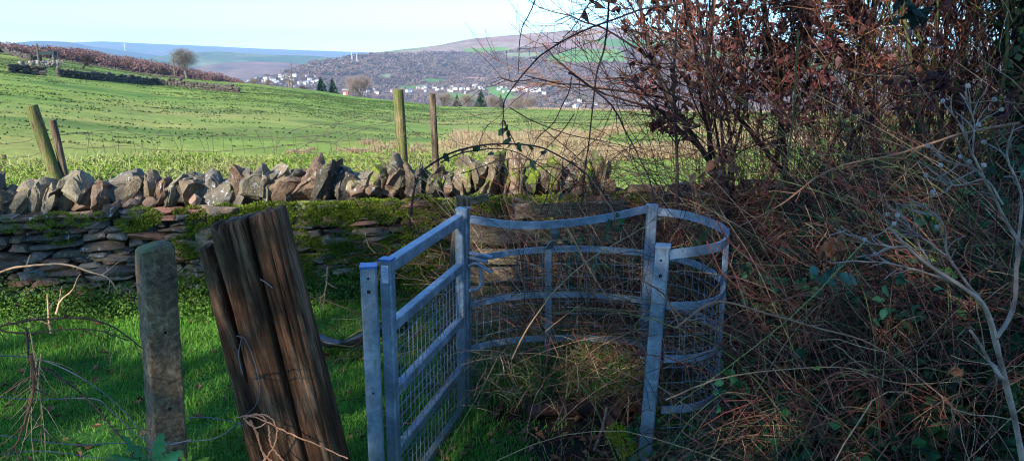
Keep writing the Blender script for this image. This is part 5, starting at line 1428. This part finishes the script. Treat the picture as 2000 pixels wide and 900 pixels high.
cane([(1110, 142), (1130, 152), (1180, 190), (1205, 220), (1225, 260), (1245, 300), (1268, 350), (1285, 420)], 4.3, .0046, 'bramble sloping down to the right from above the far edge of the field', seed=3, twigs=8)
cane([(800, 445), (802, 420), (812, 360), (828, 332), (870, 304), (920, 288), (980, 282), (1045, 287), (1090, 305), (1130, 330), (1165, 362), (1200, 410), (1225, 470)], 4.6, .0058, 'thick dark bramble arch over the wall with its drooping tip at the left', seed=4, twigs=14, leaves_n=7)
cane([(860, 318), (900, 300), (960, 292), (1010, 300), (1060, 330), (1110, 375), (1150, 420)], 4.7, .0036, 'thinner bramble arch just under the thick dark arch', seed=5, twigs=12, leaves_n=5)
cane([(1053, -15), (1035, 25), (1018, 60), (1012, 110), (1009, 145)], 3.9, .0026, 'thin budding twig hanging from the top edge above the masts', seed=6, twigs=7, tl=(.01, .03))
cane([(1160, -10), (1140, 25), (1120, 55), (1098, 75)], 4.2, .0026, 'short twig from the top edge joining the long arching bramble', seed=7, twigs=3, tl=(.02, .05))
cane([(1116, 150), (1112, 175), (1098, 205), (1080, 240), (1050, 270), (1035, 300), (1010, 345)], 4.5, .0028, 'thin bramble sloping down left beneath the hanging one', seed=8, twigs=6)
cane([(984, 235), (992, 255), (1002, 275), (1010, 290)], 4.6, .0036, 'short leafy shoot standing on the thick bramble arch', seed=9, twigs=2, leaves_n=9, tl=(.02, .05))
cane([(995, 210), (1040, 235), (1110, 262), (1180, 275), (1260, 300), (1330, 345)], 4.5, .0028, 'thin bramble crossing the field rightwards at half height', seed=10, twigs=8)
cane([(1122, 222), (1100, 255), (1070, 290), (1040, 330), (1020, 370)], 4.6, .0024, 'thin straight twig sloping down left through the tan grass', seed=11, twigs=5)
cane([(1040, 480), (1055, 420), (1085, 350), (1130, 300), (1170, 262), (1195, 210)], 4.7, .0028, 'upright thin bramble curving up right behind the gate ring', seed=12, twigs=8)
cane([(1324, 440), (1322, 300), (1316, 180), (1318, 80), (1322, -20)], 4.4, .0075, 'straight dark stem rising at the left edge of the brown-leaved shrub', seed=13, twigs=16, tl=(.08, .3), thorns=False, name='thorn_sapling', cat='sapling')
for i, (pts, lab) in enumerate([([(1340, 200), (1290, 170), (1245, 120), (1220, 95)], 'top'), ([(1345, 240), (1300, 205), (1260, 180), (1205, 130)], 'second'), ([(1330, 215), (1280, 200), (1240, 160), (1212, 150)], 'third'), ([(1340, 262), (1290, 230), (1240, 175), (1200, 155)], 'fourth'), ([(1340, 250), (1290, 218), (1230, 205), (1190, 195)], 'fifth'), ([(1330, 120), (1300, 95), (1260, 70), (1225, 60)], 'sixth')]):
    cane(pts, 4.8, .0036, '%s bare spray of the twiggy fan pointing left past the shrub' % lab, seed=20+i, twigs=16, tl=(.05, .16), thorns=False, name='thorn_spray', group='bare sprays pointing left')
# canes across and in front of the gate
cane([(1000, 700), (1030, 640), (1090, 560), (1160, 500), (1260, 440), (1300, 400)], 3.4, .0034, 'pale stem rising rightwards through the middle of the gate ring', TAN*.9, seed=30, twigs=8)
cane([(1110, 450), (1160, 540), (1200, 600), (1240, 660), (1275, 700)], 3.7, .0050, 'pale pinkish stem slanting down right inside the gate ring', TAN*.8, seed=31, twigs=5)
cane([(1250, 545), (1300, 580), (1330, 650), (1352, 760), (1365, 830)], 3.0, .0034, 'brown stem dropping in front of the right gate post', BR*1.5, seed=32, twigs=8)
cane([(1320, 640), (1400, 590), (1500, 612), (1600, 640), (1700, 670), (1800, 740), (1900, 830), (1960, 900)], 2.6, .0040, 'long brown bramble arching right across the lower thicket', BR*1.8, seed=33, twigs=14)
cane([(1690, 470), (1560, 600), (1440, 700), (1300, 800)], 2.8, .0028, 'straight olive stem crossing down left below the pale dead weed', OLV*1.3, seed=34, twigs=8)
cane([(1400, 430), (1430, 480), (1520, 560), (1590, 690), (1640, 830), (1660, 910)], 2.9, .0032, 'reddish stem falling right from the curved top rail', RED*1.3, seed=35, twigs=10)
cane([(1560, 60), (1548, 240), (1520, 360), (1450, 500), (1380, 640)], 3.6, .0045, 'olive stem slanting from the shrub crown down to the ring', OLV*.6, seed=36, twigs=12)
cane([(1990, 240), (1880, 262), (1750, 300), (1620, 330), (1520, 400), (1440, 440)], 3.0, .0050, 'long brown bramble sweeping in from the right edge at mid height', BR*1.6, seed=37, twigs=14)
cane([(1380, 470), (1420, 540), (1500, 585), (1640, 560), (1800, 600), (1990, 640)], 3.1, .0030, 'thin red bramble wandering right from the gate ring', RED*1.2, seed=38, twigs=12)
cane([(1300, 780), (1400, 740), (1520, 720), (1650, 715), (1760, 745), (1880, 740)], 2.5, .0026, 'thin budding stem lying flat across the added dark bank', TAN*.7, seed=39, twigs=14, leaves_n=6, leafc=(.16, .26, .07), leaf_sz=(.015, .03))
for i, (a, b_, c_, e) in enumerate([((1000, 330), (1090, 330), (1200, 390), (1300, 480)), ((900, 340), (1010, 310), (1120, 350), (1210, 450)), ((1060, 250), (1150, 330), (1200, 420), (1260, 520)), ((1290, 250), (1210, 300), (1120, 380), (1030, 430)), ((1350, 300), (1240, 330), (1140, 400), (1060, 500)), ((1080, 310), (1130, 360), (1160, 430), (1170, 520)), ((920, 500), (940, 420), (1000, 370), (1080, 350)), ((1400, 270), (1300, 330), (1210, 330), (1100, 300))]):
    lab = ['over the wall gap', 'nearest the boards', 'dropping steepest', 'falling leftwards', 'lowest leftward', 'short upright', 'left end', 'long level'][i]
    cane([a, b_, c_, e], 4.7 + .05*i, .0026, 'thin dark bramble above the board fence, the %s one' % lab, BR*1.1, seed=60+i, twigs=10, group='thin brambles above the board fence')

# left foreground ---------------------------------------------------------
cane([(-30, 545), (20, 524), (60, 517), (120, 515), (170, 528), (210, 540), (228, 562), (232, 572)], 3.0, .0048, 'pale dry twig arching in from the left edge before the wall', TAN*1.3, name='dry_twig', seed=80, twigs=3, tl=(.05, .12), thorns=False, cat='twig')
cane([(-30, 645), (20, 632), (80, 622), (150, 620), (210, 635), (250, 660), (275, 680)], 2.2, .0034, 'dark bramble arching in from the left edge, upper of the pair', DRK*1.5, seed=81, twigs=8)
cane([(-30, 632), (10, 645), (60, 650), (130, 643), (190, 648), (250, 668)], 2.2, .0028, 'dark bramble arching in from the left edge, lower of the pair', DRK*1.5, seed=82, twigs=8)
cane([(50, 640), (55, 700), (90, 720), (150, 760), (190, 800), (240, 860), (300, 910)], 2.1, .0032, 'dark bramble stem descending right in the left corner', DRK*1.8, seed=83, twigs=10)
cane([(60, 690), (70, 760), (50, 830), (20, 900)], 2.0, .0045, 'reddish upright bramble stem in the bottom left corner', BR, seed=84, twigs=10, tl=(.05, .16))
for i, (p, lab) in enumerate([([(72, 700), (65, 760), (60, 820), (40, 905)], 'left one'), ([(80, 690), (75, 740), (85, 800), (95, 905)], 'middle one'), ([(60, 650), (70, 720), (62, 790), (70, 905)], 'right one')]):
    cane(p, 2.05+.04*i, .0016, 'dry straw stalk in the bottom left corner, %s' % lab, TAN*1.2, name='dry_stalk', seed=86+i, twigs=10, tl=(.04, .16), thorns=False, cat='stalk', group='dry stalks in the left corner')
def twigs_left():
    for i, (p, lab) in enumerate([([(100, 650), (95, 610), (95, 575)], 'short pale upright twig on the grass, left one'), ([(110, 612), (120, 585), (138, 568)], 'pale forked twig on the grass, second from left')]):
        cane(p, 4.2, .006, lab, TAN*1.3, name='dry_twig', seed=90+i, twigs=2, tl=(.06, .14), thorns=False, cat='twig')
twigs_left()
cane([(640, 520), (637, 560), (632, 600)], 5.4, .006, 'pale dry weed stalk standing before the wall, between timber post and gate', TAN*1.1, name='dry_stalk', seed=95, twigs=12, tl=(.04, .12), thorns=False, cat='stalk', taper=.5)
cane([(590, 575), (640, 590), (690, 610), (720, 630)], 4.6, .003, 'thin twig lying on the moss beside the timber post', BR*1.4, name='dry_twig', seed=96, twigs=8, thorns=False, cat='twig')

def fence_wires():
    specs = [([(-30, 694), (60, 698), (130, 722), (200, 765), (250, 812), (300, 870)], 'blue-grey', 0), ([(-30, 770), (60, 780), (180, 778), (215, 800), (270, 850), (320, 868), (375, 858)], '', 0), ([(-30, 845), (60, 858), (150, 868), (240, 865), (300, 880)], '', 0), ([(365, 816), (400, 814), (450, 822), (475, 830)], '', 0), ([(300, 868), (360, 862), (420, 855), (470, 825)], '', 0), ([(-30, 890), (80, 880), (180, 892), (300, 905)], '', 0)]
    root = empty('loose_wire_fence', 'loose grey fence wires running from the left edge to the concrete post', 'wire', loc=(-1.8, 2.6, .3)); mb = MB()
    for k, (p, _, _) in enumerate(specs):
        c = curve([at(a, b_, 2.7+.06*k) for a, b_ in p], 40); V, Fs = tubes(c, .0022, 4); mb.add(V, Fs, (.07, .08, .10))
    setloc(mb.build('strand', M_wire, root), root)
fence_wires()

def twine():
    rg = np.random.default_rng(99); root = empty('baler_twine', 'frayed orange-brown twine knotted around the foot of the broad timber post', 'twine', loc=tuple(at(510, 830, 2.85)))
    mb = MB()
    for p in ([(462, 815), (490, 812), (530, 828), (570, 848), (620, 868), (680, 895)], [(475, 815), (500, 840), (512, 880), (540, 910)], [(480, 812), (520, 810), (540, 835), (535, 870), (510, 905)], [(490, 820), (505, 860), (520, 905)], [(475, 818), (500, 808), (520, 822), (500, 835), (480, 822)], [(525, 830), (530, 870), (560, 905)]):
        c = curve([at(a, b_, 2.88) for a, b_ in p], 40) + rg.normal(0, .001, (40, 3)); V, Fs = tubes(c, .0026, 5); mb.add(V, Fs)
        c2 = c + np.stack([.003*np.sin(np.arange(40)*1.3), 0*np.arange(40), .003*np.cos(np.arange(40)*1.3)], -1); V, Fs = tubes(c2, .0018, 4); mb.add(V, Fs)
    setloc(mb.build('cord', M_twine, root), root)
twine()

def holly(px, py, d, spec, label, mat):
    root = empty('holly_sprig', label, 'holly', loc=tuple(at(px, py, d)))
    for (x, y, ang, L, tilt) in spec:
        c = at(x, y, d); n = 7; Vs = []; u = np.array([math.cos(ang), 0, math.sin(ang)]); s = np.array([-math.sin(ang), tilt, math.cos(ang)]); s = s/np.linalg.norm(s); up = np.cross(u, s)
        pr = [(0, .02), (.12, .22), (.2, .36), (.3, .20), (.42, .42), (.52, .24), (.64, .38), (.74, .18), (.86, .22), (1, 0)]
        for t_, w_ in pr: Vs += [c + u*L*t_ + s*L*w_*.55 + up*L*.12*(w_ > .3), c + u*L*t_ - up*L*.04*math.sin(t_*3), c + u*L*t_ - s*L*w_*.55 + up*L*.12*(w_ > .3)]
        Fq = []
        for i in range(len(pr)-1): Fq += [[i*3, i*3+1, i*3+4, i*3+3], [i*3+1, i*3+2, i*3+5, i*3+4]]
        mb = MB(); mb.add(Vs, np.array(Fq)); setloc(mb.build('leaf', mat, root, True), root)
    b0 = at(px, py+10, d); c = curve([b0, b0 - [-.01, .0, .12], b0 - [-.02, .02, .45]], 10); V, Fs = tubes(c, .003, 5); mb = MB(); mb.add(V, Fs, (.05, .08, .03)); setloc(mb.build('stem', M_twig, root), root)
holly(300, 905, 1.25, [(300, 905, 2.3, .078, .5), (305, 900, 1.3, .06, -.4), (290, 905, 2.9, .07, .3), (310, 905, .5, .055, .2)], 'glossy dark green spiny holly leaves at the bottom left edge', M_holly)
holly(370, 912, 1.25, [(368, 912, 1.9, .035, .4), (370, 910, .45, .042, -.3), (372, 912, 2.7, .030, .3), (365, 915, 1.2, .03, .5)], 'yellow-green new holly shoot at the bottom edge before the concrete post', M_hollynew)

# pale dead branch at the right
def pale_branch():
    rg = np.random.default_rng(120); d = 1.45; root = empty('dead_branch', 'pale grey dead branching stem standing close at the right edge', 'branch', loc=tuple(at(1990, 860, d)))
    P = [([(2010, 960), (1992, 860), (1965, 740), (1945, 660), (1925, 600), (1880, 560), (1820, 520), (1775, 480), (1740, 440)], .0105, .0040),
         ([(1945, 660), (1978, 600), (1985, 520), (1998, 470), (2030, 430)], .0075, .005), ([(1958, 740), (1930, 700), (1895, 645)], .0070, .0045),
         ([(1880, 560), (1800, 530), (1740, 515), (1670, 512)], .0042, .0016), ([(1775, 480), (1740, 480), (1690, 470), (1640, 440)], .0030, .0012), ([(1925, 600), (1850, 500), (1840, 440), (1800, 400)], .0050, .002),
         ([(1998, 480), (1970, 440), (1930, 360), (1900, 300), (1880, 250), (1850, 210)], .0052, .0018), ([(1930, 360), (1900, 330), (1840, 310)], .0032, .0014), ([(1985, 500), (2000, 380), (1975, 300), (1990, 240)], .0046, .002),
         ([(1900, 300), (1905, 240), (1885, 180)], .0028, .0012), ([(1850, 500), (1810, 470), (1780, 455), (1740, 440)], .0030, .0013), ([(1820, 520), (1790, 470), (1770, 430), (1735, 405)], .0028, .0012), ([(1960, 400), (1925, 350), (1870, 360), (1830, 350)], .003, .0013)]
    mb = MB(); al = []
    for p, r0, r1 in P:
        c = curve([at(a, b_, d + .02*math.sin(i)) for i, (a, b_) in enumerate(p)], 30) + np.cumsum(rg.normal(0, .0005, (30, 3)), 0); V, Fs = tubes(c, (np.linspace(r0, r1, 30)*.66*(1+rg.normal(0, .10, 30)))[None], 7, True); mb.add(V, Fs, np.array([.31, .215, .165])*(1+.7*fbm(V*40, 3, 2))[:, None]); al.append(c)
    setloc(mb.build('stem', M_twig, root, True), root)
    A = np.stack(al[3:]); mb = MB(); S, D, i, t = spawn(A, 9, .3, 1, .6, rg); Q = grow(S, D, rg.uniform(.02, .07, len(S)), 5, .15, -.05, rg); V, Fs = tubes(Q, np.linspace(.0016, .0008, 5)[None]*np.ones((len(S), 1)), 4); mb.add(V, Fs, (.25, .19, .165))
    # seed heads at the tips
    k = rg.integers(0, len(Q), 24); 
    for q in Q[k, -1]:
        V, Fa = rock((.009, .009, .010), 1, 3); mb.add(V + q, Fa, (.36, .28, .24))
    setloc(mb.build('side_twigs', M_twig, root), root)
pale_branch()

def cluster(px, py, d, n, sz, col, label, seed, cat='leaves', name='leaf_cluster', mat=M_dry, sp=.05):
    rg = np.random.default_rng(seed); c = at(px, py, d); root = empty(name, label, cat, loc=tuple(c))
    st = curve([c + [0, 0, sp*1.6], c, c - [0, 0, sp*1.5], c - [.01, 0, .3]], 10); V, Fs = tubes(st, .002, 4); mb = MB(); mb.add(V, Fs, BR); setloc(mb.build('twig', M_twig, root), root)
    P = c + rg.normal(0, sp*.6, (n, 3)); D = rand_dirs(n, rg); D[:, 2] -= .6; leaf_parts(P, rg.uniform(*sz, n), D, .6, .6, np.array(col)*rg.uniform(.6, 1.4, (n, 1)), mat, root, rg)
cluster(1635, 480, 3.0, 12, (.05, .09), (.24, .10, .05), 'cluster of orange-brown withered leaves in the middle of the thicket', 1)
cluster(1880, 725, 2.3, 2, (.04, .05), (.28, .12, .06), 'single orange-brown leaf low beside the pale dead stem', 2, sp=.01)
cluster(1612, 532, 2.9, 6, (.05, .08), (.06, .12, .08), 'broad blue-green bramble leaves below the orange-brown cluster', 3, mat=M_leaf, sp=.03)
cluster(1740, 580, 2.8, 16, (.03, .055), (.03, .085, .04), 'green bramble leaf spray left of the pale dead stem', 4, mat=M_leaf, sp=.08)
cluster(1790, 12, 3.5, 14, (.06, .09), (.022, .04, .03), 'large dark leaves hanging at the top edge over the thicket', 5, mat=M_leaf, sp=.07)
cluster(1400, 345, 4.2, 26, (.05, .09), (.22, .10, .06), 'hanging withered brown leaves above the ring, right of the straight stem', 6, sp=.10)
cluster(1440, 735, 2.9, 16, (.04, .07), (.06, .17, .06), 'green bramble leaves right of the gate ring foot', 7, mat=M_leaf, sp=.08)
cluster(1200, 440, 3.9, 10, (.04, .06), (.04, .09, .04), 'dark green leaves on the ring top rail, left of the back post', 8, mat=M_leaf, sp=.05)

# ------------------------------------------------------------------ trees behind the camera that shade the foreground
SUN_AZ, SUN_EL = math.radians(35), math.radians(28); TK = math.tan(SUN_EL)/math.cos(SUN_AZ)    # azimuth: left of straight behind
def shade_tree(x, y, H, W, label, seed, gap=None, amp=.2):
    rg = np.random.default_rng(seed); root = empty('unseen_shade_tree', label, 'tree', 'trees behind the viewpoint', (x, y, 0))
    mb = MB(); V, Fs = tubes(np.array([[0, 0, -.2], [.1, 0, H*.4], [0, .1, H*.85]]), np.array([[.18, .13, .05]]), 8); mb.add(V, Fs, (.08, .06, .05)); mb.build('trunk', M_bark, root, True)
    n = 4300 if x < -8 else 6300; z = rg.uniform(.8, H+.9, n); a = rg.uniform(0, 2*PI, n); rr = W*np.sqrt(rg.uniform(0, 1, n))*np.clip(1.5-(z/H)**3, .75, 1)
    P = np.stack([np.cos(a)*rr, np.sin(a)*rr*.6, z], -1)
    P[:, 2] += .25*vnoise(P*1.2 + seed, seed)
    wx = x + P[:, 0]; lim = H + amp*(vnoise(np.stack([wx*1.9, 0*wx, 0*wx+seed*0], -1), 8) + .5*vnoise(np.stack([wx*5.0, 0*wx, 0*wx], -1), 9)); P = P[P[:, 2] + P[:, 1]*TK < lim]; n = len(P)  # crown top cut along the sun's slope to place the shadow edge
    if gap is not None:
        wz = P[:, 2] + P[:, 1]*TK; k = ~((wz > gap[0]) & (wz < gap[1]) & (vnoise(P*[.9, .0, 0], 3) > -.45)); P = P[k]; n = len(P)  # slot cut through the crown to let a strip of sun onto the grass
    V, Ft = leaves(P, rg.uniform(.14, .26, n), rand_dirs(n, rg), .7, .2, rg=rg); mb = MB(); mb.add(V, Ft, percol(np.array([.04, .08, .03])*rg.uniform(.6, 1.5, (n, 1)), 5)); mb.build('crown', M_leaf, root)
def top_needed(x):   # height at y=-2.5 whose shadow edge falls on the coping
    return x
yb = -9.0
TK = math.tan(SUN_EL)/math.cos(SUN_AZ); SK = math.tan(SUN_AZ)
names = ['outermost left', 'second from left', 'third from left', 'fourth from left', 'fifth from left', 'sixth from left', 'seventh from left', 'eighth from left', 'ninth from left', 'tenth from left', 'outermost right']
for i in range(11):
    x = -17.6 + i*1.75
    xt = x + (6.0-yb)*SK                      # where its shadow falls on the wall
    amp = .22
    if xt < 1.0: H = .72 + .03*math.sin(i*2.1) + (6.0-yb)*TK
    elif xt < 2.0: H = 1.0 + (6.0-yb)*TK; amp = .5
    else: H = 1.9 + (5.4-yb)*TK; amp = 1.1
    gp = None
    if xt < -.6: g0 = (5.0-yb)*TK; gp = (g0-.05, g0+.58)
    shade_tree(x, yb, H, 1.25, 'evergreen tree behind the viewpoint shading the gate, %s' % names[i], 900+i, gp, amp)

# ------------------------------------------------------------------ air, light, camera
def haze():
    V = box((0, 0, 0), (1, 1, 1)); zmin, zmax = -260, 420
    V = box((1500, 6500, (zmin+zmax)/2), (17500, 16500, zmax-zmin))
    mb = MB(); mb.add(V, BOXF)
    m = bpy.data.materials.new('haze'); m.use_nodes = True; nt = m.node_tree; nt.nodes.clear(); out = nt.nodes.new('ShaderNodeOutputMaterial'); pv = nt.nodes.new('ShaderNodeVolumePrincipled')
    pv.inputs['Density'].default_value = .85e-4; pv.inputs['Color'].default_value = (.50, .72, 1, 1); pv.inputs['Anisotropy'].default_value = 0
    nt.links.new(pv.outputs[0], out.inputs['Volume'])
    o = mb.build('haze', m); o['kind'] = 'stuff'; tag(o, 'thin blue haze over the distant hills', 'haze')
haze()

w = bpy.data.worlds.new('World'); scene.world = w; w.use_nodes = True
nt = w.node_tree; bg = nt.nodes['Background']; sky = nt.nodes.new('ShaderNodeTexSky'); sky.sky_type = 'NISHITA'; sky.sun_disc = False
sky.sun_elevation = SUN_EL; sky.sun_rotation = math.radians(180) + SUN_AZ
sky.altitude = 250; sky.air_density = 1.0; sky.dust_density = .6; sky.ozone_density = 1.5
sky.dust_density = .1; sky.ozone_density = 3.0; sky.air_density = .9
tint = nt.nodes.new('ShaderNodeMix'); tint.data_type = 'RGBA'; tint.blend_type = 'MULTIPLY'; tint.inputs[0].default_value = 1; tint.inputs[7].default_value = (.49, .775, .99, 1)
nt.links.new(sky.outputs[0], tint.inputs[6]); nt.links.new(tint.outputs[2], bg.inputs[0]); bg.inputs[1].default_value = .15
sl = bpy.data.lights.new('sun', 'SUN'); sl.energy = 3.5; sl.angle = math.radians(.53); sl.color = (1, .95, .86)
so = bpy.data.objects.new('sun', sl); COL.objects.link(so)
to_sun = Vector((-math.sin(SUN_AZ)*math.cos(SUN_EL), -math.cos(SUN_AZ)*math.cos(SUN_EL), math.sin(SUN_EL)))
so.rotation_euler = to_sun.to_track_quat('Z', 'Y').to_euler()

cam = bpy.data.cameras.new('camera'); co = bpy.data.objects.new('camera', cam); COL.objects.link(co)
cam.sensor_width = 36; cam.lens = 36*F/2000; cam.clip_start = .05; cam.clip_end = 60000
co.location = (0, 0, HC); co.rotation_euler = (math.radians(90)-PITCH, 0, 0); scene.camera = co
scene.view_settings.view_transform = 'Standard'; scene.view_settings.look = 'None'; scene.view_settings.exposure = 1.68; scene.view_settings.gamma = 1
scene.render.resolution_x = 1024; scene.render.resolution_y = 460
cy = scene.cycles
cy.use_denoising = True; cy.filter_width = 1.1; cy.max_bounces = 6; cy.diffuse_bounces = 3; cy.transmission_bounces = 4; cy.volume_bounces = 0
